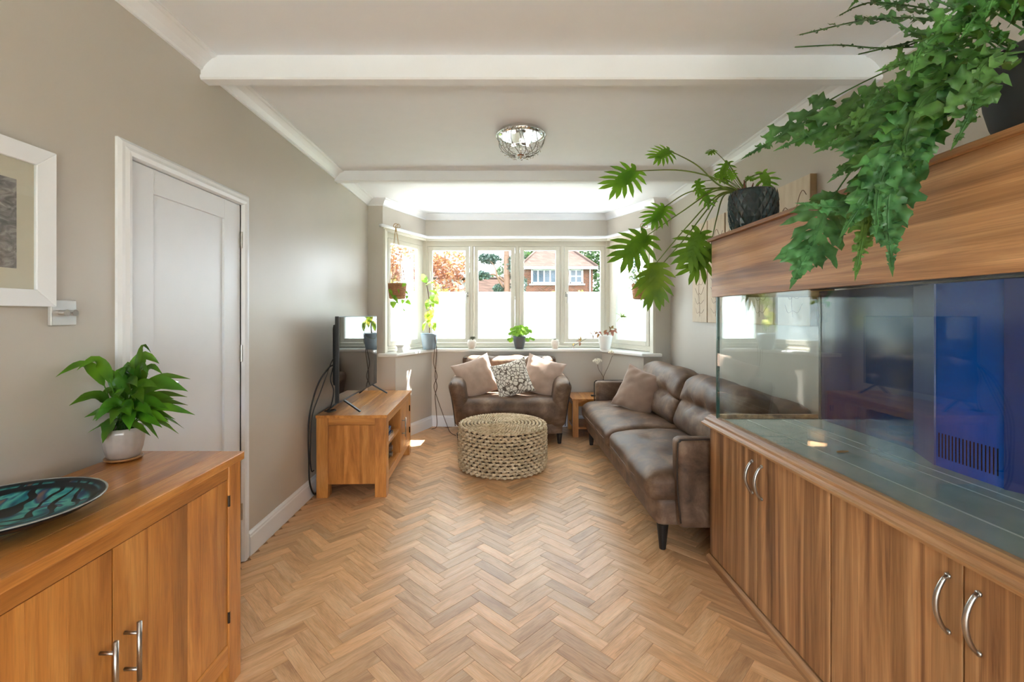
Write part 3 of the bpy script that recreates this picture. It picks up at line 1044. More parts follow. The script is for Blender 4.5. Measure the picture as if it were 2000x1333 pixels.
def cable(name, label, pts, r, mat, group=None):
    o = M().tube(crom(pts, 8), r, 8).build(name, mat, smooth=True)
    return tag(o, label, 'cable', group)
bx = tvx - .06
cable('cable', 'thick black cable looping from the television back down to the skirting', [(bx, 3.50, .99), (-1.31, 3.44, .97), (-1.375, 3.39, .84), (-1.415, 3.34, .60), (-1.415, 3.34, .30), (-1.418, 3.36, .14), (-1.415, 3.42, .03), (-1.412, 3.5, .006)], .006, MT['cable'])
cable('cable', 'thin black cable from the television bending behind the stand above the skirting', [(bx, 3.50, 1.05), (-1.30, 3.46, 1.0), (-1.36, 3.42, .80), (-1.41, 3.385, .62), (-1.418, 3.375, .42), (-1.418, 3.37, .30), (-1.416, 3.39, .21), (-1.416, 3.43, .20)], .0045, MT['cable'])
cable('cable', 'black cable hanging straight down from the television edge into the tangle on the stand', [(bx, 3.455, .97), (-1.30, 3.455, .88), (-1.275, 3.45, .80), (-1.29, 3.452, .70), (-1.32, 3.46, .632)], .0045, MT['cable'])
cable('cable', 'black tangle of cable lying on the stand behind the television foot', [(-1.26, 3.46, .650), (-1.30, 3.44, .640), (-1.335, 3.48, .637), (-1.30, 3.52, .640), (-1.27, 3.47, .645), (-1.33, 3.45, .645), (-1.36, 3.50, .632)], .006, MT['cable'])

# ---- woven seagrass ottoman
def seagrass():
    n = N('seagrass')
    p = n.pbr(None, .75, 0, .3)
    tc = n.n('TexCoord')
    t = n.n('TexNoise', Scale=40.0, Detail=4.0, Roughness=.6)
    n.l(tc.outputs['Object'], t.inputs['Vector'])
    t2 = n.n('TexNoise', Scale=9.0, Detail=2.0)
    n.l(tc.outputs['Object'], t2.inputs['Vector'])
    r = n.ramp([(.28, S(160, 134, 104)), (.5, S(212, 190, 158)), (.75, S(236, 220, 194))])
    n.l(t.outputs['Fac'], r.inputs['Fac'])
    r2 = n.ramp([(.35, (.82, .80, .74, 1)), (.65, (1.04, 1.02, 1, 1))])
    n.l(t2.outputs['Fac'], r2.inputs['Fac'])
    n.l(n.mix(1.0, r.outputs[0], r2.outputs[0], 'MULTIPLY'), p.inputs['Base Color'])
    n.bump(t.outputs['Fac'], p, .25, .003)
    return n.m
OCX, OCY, OR, OH = .008, 4.165, .392, .392
ot = thing('ottoman', 'round woven seagrass ottoman standing before the loveseat', 'ottoman', (OCX, OCY, 0))
sg = seagrass()
M().lathe([(0, .012), (OR - .03, .012), (OR - .022, .03), (OR - .022, OH - .03), (OR - .035, OH - .018), (0, OH - .018)], (OCX, OCY, 0), 48).build('inner_drum', plain('dark_seagrass_core', S(64, 44, 28), .9, noise_amt=.2), ot)
m = M()
rows_, cols = 14, 40
for r_ in range(rows_):
    zc = .018 + r_ * (OH - .036) / (rows_ - 1)
    for st in (0, 1):
        pts = []
        n2 = cols * 7
        for k in range(n2):
            a = 2 * math.pi * k / n2
            ph = cols * a + (r_ % 2) * math.pi
            tw = cols * a * 1.0 + st * math.pi + r_ * .7
            bul = (1 - abs(r_ / (rows_ - 1) * 2 - 1) ** 6) * .006
            rr = OR - .008 + bul + .0115 * math.sin(ph) + .0040 * math.cos(tw)
            zz = zc + .0062 * math.sin(tw) + .002 * math.sin(5 * a + r_ * 2)
            pts.append((OCX + rr * math.cos(a), OCY + rr * math.sin(a), zz))
        m.ring(pts, .0084, 5)
m.build('side_weave', sg, ot, smooth=True, kind='stuff')
m = M()
for r_ in range(12):
    R = .020 + r_ * (OR - .028) / 11
    nk = max(24, int(R * 2 * math.pi / .007))
    nt_ = max(6, int(R * 2 * math.pi / .055))
    for st in (0, 1):
        pts = []
        for k in range(nk):
            a = 2 * math.pi * k / nk
            tw = nt_ * a + st * math.pi + r_ * .8
            rr = R + .0068 * math.cos(tw)
            pts.append((OCX + rr * math.cos(a), OCY + rr * math.sin(a), OH - .010 + .0066 * math.sin(tw) - .004 * (R / OR) ** 8))
        m.ring(pts, .0074, 5)
m.build('top_weave', sg, ot, smooth=True, kind='stuff')
# ================================================================ leather seating
def wrinkle(p, s, a, seed=0):
    return a * noise.noise(V((p.x * s + seed, p.y * s + seed * 1.7, p.z * s)))
def crease(p, c, r, depth, spokes, seed):           # a buttoned dent with folds running from it
    d = p - c
    q = d.length
    ang = math.atan2(d.y, d.x)
    return -depth * math.exp(-(q / r) ** 2) - depth * .35 * math.exp(-q / (r * 2.6)) * max(0, math.sin(ang * spokes + seed)) * (1 - math.exp(-(q / (r * .6)) ** 2))

sofa = thing('sofa', 'long brown leather sofa with two seat cushions along the right wall', 'sofa', (1.35, 3.76, 0))
LE = MT['leather']
def cushion_seat(y0, y1, seed, tufts):
    x0, x1, z0, z1 = .845, 1.52, .265, .475
    hx, hy, hz = (x1 - x0) / 2, (y1 - y0) / 2, (z1 - z0) / 2
    c = V(((x0 + x1) / 2, (y0 + y1) / 2, (z0 + z1) / 2))
    def fn(p):
        u, v = p.x / hx, p.y / hy
        top = max(0, p.z / hz)
        q = p.copy()
        q.z += top * (.030 * (1 - u * u) * (1 - v ** 4) - .010)
        if u < 0:
            q.z -= top * .03 * u * u
        for tx, ty in tufts:
            q.z += top * crease(V((p.x, p.y, 0)), V((tx, ty, 0)), .05, .032, 3, seed)
        q.z += top * wrinkle(p, 9, .006, seed)
        q.x += (wrinkle(p, 7, .010, seed + 5)) * (1 if u < -.7 else 0)
        if u > -.45 and abs(v) > .8:
            pass
        return q
    m = M().rbox(c, (hx, hy, hz), .075, 22, fn)
    o = m.build('seat_cushion', LE, sofa, smooth=True)
    # welted seam along the front edge
    pts = []
    for k in range(25):
        t = k / 24
        y = y0 + .05 + (y1 - y0 - .1) * t
        pts.append((x0 - .001 + .02 * abs(2 * t - 1) ** 8, y, z0 + .085 + .004 * math.sin(9 * t + seed)))
    M().tube(pts, .0035, 6).build('seam', MT['leather'], o, smooth=True)
    return o
cushion_seat(2.635, 3.655, 1, [(-.08, -.17), (-.08, .2), (.2, 0)])
cushion_seat(3.66, 4.87, 4, [(-.08, -.24), (-.08, .22), (.2, 0)])
m = M().rbox((1.36, 3.765, .225), (.465, 1.125, .085), .035, 12, lambda p: p + V((wrinkle(p, 6, .006), 0, 0)))
m.build('base_rail', LE, sofa, smooth=True)
def arm(y0, y1, outer, nm):
    c = V((1.405, (y0 + y1) / 2, .405))
    half = V((.41, (y1 - y0) / 2, .262))
    def fn(p):
        q = p.copy()
        t = (p.z / half.z + 1) / 2
        q.y += outer * (.018 * t - .009)
        q.y += wrinkle(p, 8, .004, 3)
        q.z += wrinkle(p, 7, .004, 8)
        q.x += (.018 if p.x < 0 else 0) * (1 - t)
        return q
    o = M().rbox(c, half, .038, 14, fn).build(nm, LE, sofa, smooth=True)
    # piping around the front and outer face
    w = half.y - .012
    yo = c.y + outer * (half.y - .004)
    pts = [(1.020, yo, .185), (1.000, yo, .40), (.998, yo + outer * .012, .62), (1.012, yo + outer * .011, .655), (1.05, yo + outer * .010, .664), (1.40, yo + outer * .010, .666), (1.79, yo + outer * .010, .664)]
    M().tube(crom(pts, 6), .0055, 8).build('piping', MT['piping'], o, smooth=True)
    return o
arm(2.590, 2.700, -1, 'armrest')
arm(4.790, 4.900, 1, 'armrest')
M().rbox((1.745, 3.745, .53), (.075, 1.12, .315), .06, 14, lambda p: p + V((0, 0, wrinkle(p, 5, .01)))).build('back_frame', LE, sofa, smooth=True)
def back_cushion(yc, hy, seed):
    half = V((.115, hy, .245))
    rot = Matrix.Rotation(math.radians(17), 3, 'Y')
    c = V((1.545, yc, .665))
    tl = [(-hy * .45, .0), (hy * .05, .0), (hy * .5, .0)]
    def fn(p):
        u, v = p.y / half.y, p.z / half.z
        f = max(0, -p.x / half.x)
        q = p.copy()
        q.x -= f * (.045 * (1 - u * u) * (1 - v ** 4))
        for ty, tz in tl:
            dv = V((p.y - ty, (p.z - tz) * 1.0, 0))
            L = dv.length
            q.x += f * .050 * math.exp(-(L / .055) ** 2)
        q.x += f * .028 * math.exp(-((p.z) / .03) ** 2) * (1 - u ** 6)          # the horizontal fold through the buttons
        fold = math.sin(p.y * 34 + 6 * noise.noise(V((p.y * 3, p.z * 3, seed))))
        q.x += f * .006 * fold * math.exp(-((p.z + .11) / .09) ** 2)
        q.x += f * wrinkle(p, 8, .012, seed) + wrinkle(p, 16, .004, seed + 2)
        q.z += wrinkle(p, 6, .012, seed) * (1 if v > 0 else .3)
        q.z -= .05 * max(0, abs(u) - .6) / .4 * (1 if v > 0 else 0)
        return q
    return M().rbox(c, half, .085, 24, fn, rot).build('back_cushion', LE, sofa, smooth=True)
back_cushion(3.215, .50, 2)
back_cushion(4.245, .525, 9)
for x, y in ((.945, 2.675), (.945, 4.80), (1.74, 2.675), (1.74, 4.80)):
    M().tube([(x, y, 0), (x, y, .003), (x, y, .15)], [.018, .019, .034], 20).build('leg', MT['black_wood'], sofa, smooth=False)

# ---- loveseat in the bay
lv = thing('loveseat', 'compact brown leather loveseat with curved arms below the bay window', 'loveseat', (.09, 5.15, 0))
def fn_ls(p):
    half = V((.605, .36, .135))
    u, v = p.x / half.x, p.y / half.y
    top = max(0, p.z / half.z)
    q = p.copy()
    q.z += top * (.035 * (1 - u ** 4) * (1 - v * v) - .008)
    for xs in (-.20, .20):
        q.z -= top * .010 * math.exp(-((p.x - xs) / .012) ** 2)
        if v < -.5:
            q.y += .008 * math.exp(-((p.x - xs) / .012) ** 2)
    q.z += top * wrinkle(p, 7, .009, 3)
    if v < 0:
        q.y -= .03 * (1 - u * u)
        q.x += .03 * u * (-v)
    return q
M().rbox((.09, 5.13, .335), (.575, .34, .135), .105, 24, fn_ls).build('seat_cushion', LE, lv, smooth=True)
for xs in (-.20, .20):
    pts = []
    for k in range(13):
        t = k / 12
        pts.append((.09 + xs, 4.758 - .012 * math.sin(t * math.pi) + (.07 * max(0, t - .75) * 4 * (t - .75) * 4), .26 + .205 * t))
    M().tube(pts, .003, 6).build('seam', MT['leather'], lv, smooth=True)
M().rbox((.09, 5.16, .165), (.56, .33, .065), .03, 8).build('base_rail', LE, lv, smooth=True)
def ls_arm(sg_):
    half = V((.085, .39, .26))
    def fn(p):
        t = (p.z / half.z + 1) / 2
        q = p.copy()
        q.x += sg_ * (.075 * t ** 1.3 - .03)
        q.y -= .035 * t
        if t > .5:
            q.z -= .10 * max(0, p.y / half.y) * (t - .5) * 0
            q.z -= .045 * max(0, -p.y / half.y) ** 3 * (t - .5) * 2
        q.x += wrinkle(p, 8, .008, 4 + sg_)
        return q
    o = M().rbox((.09 + sg_ * .535, 5.20, .43), half, .07, 16, fn).build('armrest', LE, lv, smooth=True)
    pts = []
    for k in range(15):
        t = k / 14
        z = .19 + .47 * t
        tt = (z - .17) / .52
        pts.append((.09 + sg_ * (.535 + .078 + .075 * tt ** 1.3 - .03 - (.03 * max(0, t - .85) / .15)), 4.84 - .03 * t, z))
    M().tube(pts, .005, 6).build('piping', MT['piping'], o, smooth=True)
ls_arm(-1); ls_arm(1)
M().rbox((.09, 5.515, .53), (.565, .045, .345), .04, 12, lambda p: p + V((0, 0, wrinkle(p, 5, .012)))).build('back_frame', LE, lv, smooth=True)
def fn_lb(p):
    half = V((.52, .105, .235))
    u, v = p.x / half.x, p.z / half.z
    f = max(0, -p.y / half.y)
    q = p.copy()
    q.y -= f * .04 * (1 - u ** 4) * (1 - v * v)
    for xs in (-.17, .18):
        q.y += f * .018 * math.exp(-((p.x - xs) / .015) ** 2)
        q.z -= (.012 if v > .5 else 0) * math.exp(-((p.x - xs) / .02) ** 2)
    q.y += f * .008 * math.sin(p.x * 40 + 5 * noise.noise(V((p.x * 3, p.z * 4, 1)))) * math.exp(-((v - .6) / .4) ** 2)
    q.z += wrinkle(p, 7, .012, 6)
    return q
M().rbox((.095, 5.40, .665), (.52, .10, .225), .08, 22, fn_lb, Matrix.Rotation(math.radians(-10), 3, 'X')).build('back_cushion', LE, lv, smooth=True)
for x, y in ((-.45, 4.86), (.615, 4.86), (-.45, 5.42), (.615, 5.42)):
    M().tube([(x, y, 0), (x, y, .003), (x, y, .11)], [.018, .019, .032], 20).build('leg', MT['black_wood'], lv)

# ---- loose cushions
def pillow(name, label, c, size, thick, rot, mat, seed, group=None):
    h = size / 2
    n = 28
    def pt(u, v, sd):
        x = h * u * (1 - .10 * (1 - v * v)) 
        z = h * v * (1 - .10 * (1 - u * u))
        e = max(0.0, (1 - u * u) * (1 - v * v))
        t = thick * .5 * e ** .42
        t *= 1 + .14 * noise.noise(V((u * 1.6 + seed, v * 1.6, seed)))
        wr = noise.noise(V((u * 3.2 + seed * 3, v * 3.2 + sd, seed)))
        ew = (abs(u) ** 3 + abs(v) ** 3)
        dd = .010 * wr * e ** .3 + .006 * ew * math.sin((u - v) * 11 + seed) * e ** .25
        zz = z - .02 * max(0, -v) * e
        return V(c) + rot @ V((x, sd * (t + dd * sd), zz))
    m = M()
    sp = [math.sin((-1 + 2 * i / n) * math.pi / 2) for i in range(n + 1)]
    front = [[pt(u, v, -1) for u in sp] for v in sp]
    back = [[pt(u, v, 1) for u in reversed(sp)] for v in sp]
    m.grid(front)
    m.grid(back)
    o = thing(name, label, 'cushion', V(c) + V((0, 0, -h)), group)
    cv = m.build('cover', mat, o, smooth=True)
    me = cv.data
    bm = bmesh.new(); bm.from_mesh(me)
    bmesh.ops.remove_doubles(bm, verts=bm.verts, dist=.0006)
    bm.to_mesh(me); bm.free()
    edge = [pt(u, -1, -1) for u in sp] + [pt(1, v, -1) for v in sp[1:]] + [pt(u, 1, -1) for u in reversed(sp[:-1])] + [pt(-1, v, -1) for v in reversed(sp[1:-1])]
    m2 = M().ring(edge, .0035, 6)
    m2.build('edge_seam', mat, o, smooth=True)
    return o
def velvet(name, col):
    n = N(name)
    p = n.pbr(col, .85, 0, .2, 0, .6)
    p.inputs['Sheen Tint'].default_value = (1, .9, .84, 1)
    tc = n.n('TexCoord')
    t = n.n('TexNoise', Scale=220.0, Detail=3.0)
    n.l(tc.outputs['Object'], t.inputs['Vector'])
    n.bump(t.outputs['Fac'], p, .12, .002)
    t2 = n.n('TexNoise', Scale=9.0, Detail=3.0)
    n.l(tc.outputs['Object'], t2.inputs['Vector'])
    r = n.ramp([(.3, tuple(x * .88 for x in col[:3]) + (1,)), (.7, tuple(min(1, x * 1.08) for x in col[:3]) + (1,))])
    n.l(t2.outputs['Fac'], r.inputs['Fac'])
    n.l(r.outputs[0], p.inputs['Base Color'])
    return n.m
def pebble_mat():
    n = N('pebble_print_fabric')
    p = n.pbr(None, .8, 0, .2)
    tc = n.n('TexCoord')
    nz = n.n('TexNoise', Scale=9.0, Detail=2.0)
    n.l(tc.outputs['Object'], nz.inputs['Vector'])
    vec = n.mix(.05, tc.outputs['Object'], nz.outputs['Color'])
    v = n.n('TexVoronoi', Scale=27.0, feature='DISTANCE_TO_EDGE')
    n.l(vec, v.inputs['Vector'])
    r = n.ramp([(.055, S(104, 90, 78)), (.10, S(228, 220, 208))])
    n.l(v.outputs['Distance'], r.inputs['Fac'])
    n.l(r.outputs[0], p.inputs['Base Color'])
    n.bump(v.outputs['Distance'], p, .4, .006)
    return n.m
vt = velvet('taupe_velvet', S(178, 152, 136))
vt2 = velvet('mink_velvet', S(150, 124, 108))
def rmat(roll, lean, yaw=0):
    return Matrix.Rotation(math.radians(yaw), 3, 'Z') @ Matrix.Rotation(math.radians(lean), 3, 'X') @ Matrix.Rotation(math.radians(roll), 3, 'Y')
pillow('cushion', 'plain taupe velvet cushion at the left end of the loveseat', (-.285, 5.10, .672), .445, .17, rmat(-20, -24, 8), vt, 1, 'plain taupe cushions on the loveseat')
pillow('cushion', 'plain taupe velvet cushion at the right end of the loveseat', (.452, 5.155, .675), .445, .17, rmat(17, -24, -8), vt, 3, 'plain taupe cushions on the loveseat')
pillow('cushion', 'cream and brown pebble patterned cushion in the middle of the loveseat', (.115, 5.02, .672), .40, .14, rmat(-17, -22, -3), pebble_mat(), 5)
pillow('cushion', 'mink brown velvet cushion leaning on the back of the long sofa', (1.285, 4.28, .655), .43, .17, rmat(14, -24, -48), vt2, 7)
pillow('cushion', 'pale taupe cushion tucked beside the near arm of the long sofa', (1.50, 2.90, .60), .36, .14, rmat(6, -16, -84), vt, 9)

# ---- side table with its vase and remote control
tb = thing('side_table', 'small oak side table between the loveseat and the sofa', 'side table', (1.02, 5.31, 0))
a0, a1, b0, b1 = .785, 1.255, 5.085, 5.535
for i in range(3):
    w = (a1 - a0) / 3
    M().box(a0 + i * w, b0, .41, a0 + (i + 1) * w, b1, .432).build('top_board', MT['oak_y'], tb, bevel=.0012, tint=tint(.95, 1.1))
for x in (a0 + .01, a1 - .075):
    for y in (b0 + .01, b1 - .075):
        M().box(x, y, 0, x + .065, y + .065, .41).build('leg', MT['oak_z'], tb, bevel=.002, tint=tint(.95, 1.05))
M().box(a0 + .075, b0 + .018, .345, a1 - .075, b0 + .038, .41).build('apron', MT['oak_x'], tb, bevel=.001)
M().box(a0 + .018, b0 + .075, .345, a0 + .038, b1 - .075, .41).build('apron', MT['oak_y'], tb, bevel=.001)
M().box(a0 + .02, b0 + .02, .09, a1 - .02, b1 - .02, .11).build('lower_shelf', MT['oak_y'], tb, bevel=.001, tint=(.95, .93, .9))
rc = thing('remote_control', 'dark remote control lying on the oak side table', 'remote control', (1.08, 5.26, .432))
M().box(1.03, 5.235, .432, 1.20, 5.28, .448).build('case', MT['black'], rc, bevel=.004)
M().box(1.045, 5.240, .448, 1.185, 5.275, .4492).build('key_pad', plain('grey_keys', S(120, 118, 116), .6, noise_amt=.2, scale=120), rc)
vs0 = (1.205, 5.40, .432)
vz = thing('flower_vase', 'small vase of dried white flower heads on the oak side table', 'flower vase', vs0)
M().lathe([(0, 0), (.035, 0), (.045, .02), (.048, .07), (.035, .11), (.020, .135), (.022, .15), (.017, .15), (.015, .135), (0, .06)], vs0, 28).build('vase', plain('stone_vase', S(150, 138, 124), .5, noise_amt=.1), vz, smooth=True)
def umbel(c, R, seed):
    rg = random.Random(seed)
    m = M()
    for k in range(150):
        a, r_ = rg.uniform(0, 2 * math.pi), R * math.sqrt(rg.random())
        p_ = V(c) + V((r_ * math.cos(a), r_ * math.sin(a) * .9, .5 * R * (1 - (r_ / R) ** 2) + rg.uniform(-.008, .008)))
        q = .0055
        d1 = V((rg.uniform(-1, 1), rg.uniform(-1, 1), rg.uniform(-1, 1))).normalized()
        d2 = d1.orthogonal().normalized(); d3 = d1.cross(d2)
        m.add([p_ + d1 * q, p_ - d1 * q, p_ + d2 * q, p_ - d2 * q, p_ + d3 * q, p_ - d3 * q], [(0, 2, 4), (2, 1, 4), (1, 3, 4), (3, 0, 4), (2, 0, 5), (1, 2, 5), (3, 1, 5), (0, 3, 5)])
        if k % 4 == 0:
            m.tube([V(c) - V((0, 0, R * .7)), p_], .0009, 4)
    return m
fl = plain('dried_white_petals', S(236, 230, 214), .8, noise_amt=.1, scale=40)
for px, py, bend, sd in ((1167, 706, -.06, 1), (1196, 690, .03, 2)):
    top = at(px, py, 5.36)
    b = V((vs0[0], vs0[1], vs0[2] + .14))
    st = M().tube(crom([b - V((0, 0, .1)), b + V((0, 0, .05)), b.lerp(top, .55) + V((bend * .3, 0, .02)), top - V((0, 0, .03))], 8), .0025, 6).build('stem', MT['stem_brown'], vz, smooth=True)
    umbel(top, .055 if sd == 1 else .045, sd).build('flower_head', fl, st, smooth=False)
# ================================================================ the aquarium on the right
CX = 1.158                       # cabinet front
CY0, CY1 = .68, 2.535
ac = thing('aquarium_cabinet', 'walnut aquarium cabinet with bow handles under the glass tank', 'cabinet', (1.48, 1.6, 0))
m = M().box(CX + .020, CY0 - .0, .045, RX - .012, CY1 - .004, .755)
m.build('carcass', MT['walnut_z'], ac, bevel=.002, tint=(.4, .36, .33))  # dark tint puts the shade of the door gaps into the colour
edges = [2.533, 2.063, 1.603, 1.142, .682]
gaps = [.0022, .0030, .0048, .0030, .0022]
tins = [(.92, .90, .88), (1.02, 1.0, .98), (1.0, .98, .95), (1.05, 1.03, 1.0)]
for k in range(4):
    y1, y0 = edges[k], edges[k + 1]
    d = M().box(CX, y0 + gaps[k + 1], .052, CX + .018, y1 - gaps[k], .757).build('door', MT['walnut_z'], ac, bevel=.0015, tint=tins[k])
    yh = (y0 + .038) if k % 2 == 0 else (y1 - .038)
    pts = []
    for q in range(17):
        t = q / 16
        pts.append((CX - .004 - .030 * math.sin(math.pi * t) ** .75, yh, .553 + .145 * t))
    rs = [.0052 + .0016 * math.sin(math.pi * q / 16) for q in range(17)]
    h = M().tube(pts, rs, 10)
    for z in (.553, .698):
        h.tube([(CX + .002, yh, z), (CX - .005, yh, z)], .0075, 10)
    h.build('handle', MT['steel'], d, smooth=True)
crown = [(-.012, .757), (.018, .757), (.032, .762), (.034, .772), (.026, .778), (.020, .786), (.018, .797), (.010, .806), (.006, .815), (-.004, .822), (-.020, .822), (-.020, .757)]
M().sweep(crown, [(CX, CY0), (CX, CY1), (RX - .012, CY1)], 1).build('crown_moulding', MT['walnut_y'], ac, tint=(1.0, .98, .95))
M().sweep([(-.01, 0), (.016, 0), (.016, .018), (.012, .032), (.002, .046), (-.01, .046)], [(CX, CY0), (CX, CY1), (RX - .012, CY1)], 1).build('plinth_moulding', MT['walnut_y'], ac, tint=(.82, .78, .74))
M().box(CX + .01, CY0, .757, RX - .012, CY1 - .01, .800).build('worktop_board', MT['walnut_y'], ac)

# the glass tank
GX0, GX1, GY0, GY1, GZ0, GZ1 = CX - .001, 1.725, .70, 2.455, .800, 1.50
tk = thing('aquarium_tank', 'empty glass aquarium tank with a blue back panel', 'aquarium', (1.44, 1.58, GZ0))
M().box(GX0, GY0, GZ0 + .012, GX0 + .012, GY1, GZ1).build('front_pane', MT['tank_glass'], tk)
M().box(GX0 + .012, GY1 - .012, GZ0 + .012, GX1 - .013, GY1, GZ1).build('end_pane', MT['tank_glass'], tk)
M().box(GX0 + .012, GY0, GZ0 + .012, GX1 - .013, GY0 + .012, GZ1).build('end_pane', MT['tank_glass'], tk)
def tank_floor():
    n = N('tank_base')
    p = n.pbr(None, .16, 0, .5)
    tc = n.n('TexCoord')
    t = n.n('TexNoise', Scale=5.0, Detail=4.0)
    n.l(tc.outputs['Object'], t.inputs['Vector'])
    r = n.ramp([(.3, S(136, 162, 156)), (.7, S(160, 182, 176))])
    n.l(t.outputs['Fac'], r.inputs['Fac'])
    n.l(r.outputs[0], p.inputs['Base Color'])
    return n.m
M().box(GX0, GY0, GZ0, GX1, GY1, GZ0 + .012).build('base_pane', tank_floor(), tk)
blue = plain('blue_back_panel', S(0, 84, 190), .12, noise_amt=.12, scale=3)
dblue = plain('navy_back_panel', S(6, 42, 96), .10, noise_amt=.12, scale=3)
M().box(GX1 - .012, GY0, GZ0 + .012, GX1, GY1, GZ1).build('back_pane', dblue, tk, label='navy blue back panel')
M().box(GX0 - .0004, GY1 - .0124, GZ0 + .014, GX0 + .0125, GY1 + .0005, GZ1 - .02).build('corner_edge', MT['tank_edge'], tk, label='green glass corner edge')
M().box(GX1 - .016, GY1 - .014, GZ0 + .012, GX1 + .0005, GY1 + .0005, GZ1 - .02).build('corner_edge', MT['silicone'], tk, label='dark sealant corner')
# pale sealant lines across the tank floor
for x in (1.315, 1.50, 1.565):
    M().box(x - .004, GY0 + .02, GZ0 + .012, x + .004, GY1 - .02, GZ0 + .0126).build('base_seam', plain('pale_sealant', S(186, 204, 198), .3, noise_amt=.05), tk)
# weir box in the corner, built of flat panels
bz0, bz1 = GZ0 + .012, GZ1 - .01
def wall_panel(a, b, mat, name, t=.006):
    a, b = V((a[0], a[1], 0)), V((b[0], b[1], 0))
    d = (b - a).normalized(); nn = V((d.y, -d.x, 0)) * t
    pl = [(a.x, a.y), (b.x, b.y), (b.x + nn.x, b.y + nn.y), (a.x + nn.x, a.y + nn.y)]
    m = M().prism(pl, bz0, bz1)
    return m
wb_ = wall_panel((1.712, 1.885), (1.622, 1.70), blue, 'weir')
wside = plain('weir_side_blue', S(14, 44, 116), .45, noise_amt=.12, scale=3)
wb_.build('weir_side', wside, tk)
wf = M().prism([(1.622, 1.70), (1.622, 1.468), (1.630, 1.468), (1.630, 1.70)], bz0, bz1)
slotm = plain('dark_slot', S(6, 8, 14), .9, spec=0, noise_amt=.1)
weir = wf.build('weir_front', blue, tk, label='bright blue weir panel with slots')
for k in range(17):
    y = 1.688 - k * .0125
    M().box(1.6212, y - .0017, bz0 + .035, 1.6222, y + .0017, bz0 + .125).build('slot', slotm, weir)
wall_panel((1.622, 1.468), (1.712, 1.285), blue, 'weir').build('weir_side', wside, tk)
lf = thing('fallen_leaf', 'small dry tan leaf lying on the floor of the empty tank', 'leaf', at(1645, 883, .5614 * F / 268))
c = at(1645, 883, (CAMZ - GZ0 - .0135) * F / 268)
M().grid([[c + V((.030 * u * (1), .014 * v * (1 - .7 * u * u) + .008 * u, .0015 * (1 - v * v) + .0008)) for v in (-1, 0, 1)] for u in (-1, -.5, 0, .5, 1)]).build('blade', plain('dry_leaf', S(184, 140, 84), .7, noise_amt=.2, scale=60), lf, smooth=True)

# the hood
HX = CX - .016
hd_ = thing('aquarium_hood', 'walnut hood board over the glass tank carrying the potted plants', 'aquarium hood', (1.44, 1.58, 1.47))
HY1 = GY1 + .022
M().box(HX, CY0, 1.470, HX + .016, HY1, 1.772).build('front_panel', MT['walnut_y'], hd_, bevel=.001, tint=(1.04, 1.02, .98))
M().box(HX + .016, HY1 - .016, 1.470, RX - .03, HY1, 1.772).build('end_panel', MT['walnut_x'], hd_, bevel=.001)
M().box(HX - .018, CY0, 1.772, RX - .02, HY1 + .016, 1.790).build('lid', MT['walnut_y'], hd_, bevel=.003, tint=(.92, .88, .85))
M().box(HX + .016, CY0 + .01, 1.765, RX - .05, HY1 - .02, 1.771).build('lining', MT['black'], hd_)
M().box(HX + .03, CY0 + .05, 1.505, HX + .06, HY1 - .03, 1.53).build('brace_rail', plain('grey_light_rail', S(96, 108, 110), .4, noise_amt=.05), hd_)
M().box(1.66, CY0 + .05, 1.505, 1.69, HY1 - .03, 1.53).build('brace_rail', plain('dark_light_rail', S(60, 70, 74), .4, noise_amt=.05), hd_)

# ---------------------------------------------------------------- carved panels on the right wall
def panel_face():
    n = N('limed_carved_panel')
    p = n.pbr(None, .8)
    tc = n.n('TexCoord')
    m_ = n.n('VectorMath', operation='MULTIPLY')
    m_.inputs[1].default_value = (1, 9, 2)
    n.l(tc.outputs['Object'], m_.inputs[0])
    t = n.n('TexNoise', Scale=3.0, Detail=6.0)
    n.l(m_.outputs[0], t.inputs['Vector'])
    r = n.ramp([(.3, S(204, 188, 166)), (.6, S(216, 202, 182))])
    n.l(t.outputs['Fac'], r.inputs['Fac'])
    n.l(r.outputs[0], p.inputs['Base Color'])
    n.bump(t.outputs['Fac'], p, .3, .004)
    return n.m
pfm = panel_face()
pside = plain('panel_side_wood', S(168, 142, 112), .7, noise_amt=.1, scale=20)
pline = plain('burnt_line', S(120, 92, 74), .8, noise_amt=.2)
pdark = plain('dark_inlay', S(58, 50, 52), .7, noise_amt=.2)
lab = ['nearest tall limed wall panel with a wavy line above the aquarium hood', 'tall limed wall panel second from the near end seen through the tank',
       'tall limed wall panel in the middle of the row behind the aquarium', 'tall limed wall panel second from the far end behind the hood end', 'farthest tall limed wall panel with scratched flower lines beyond the aquarium']
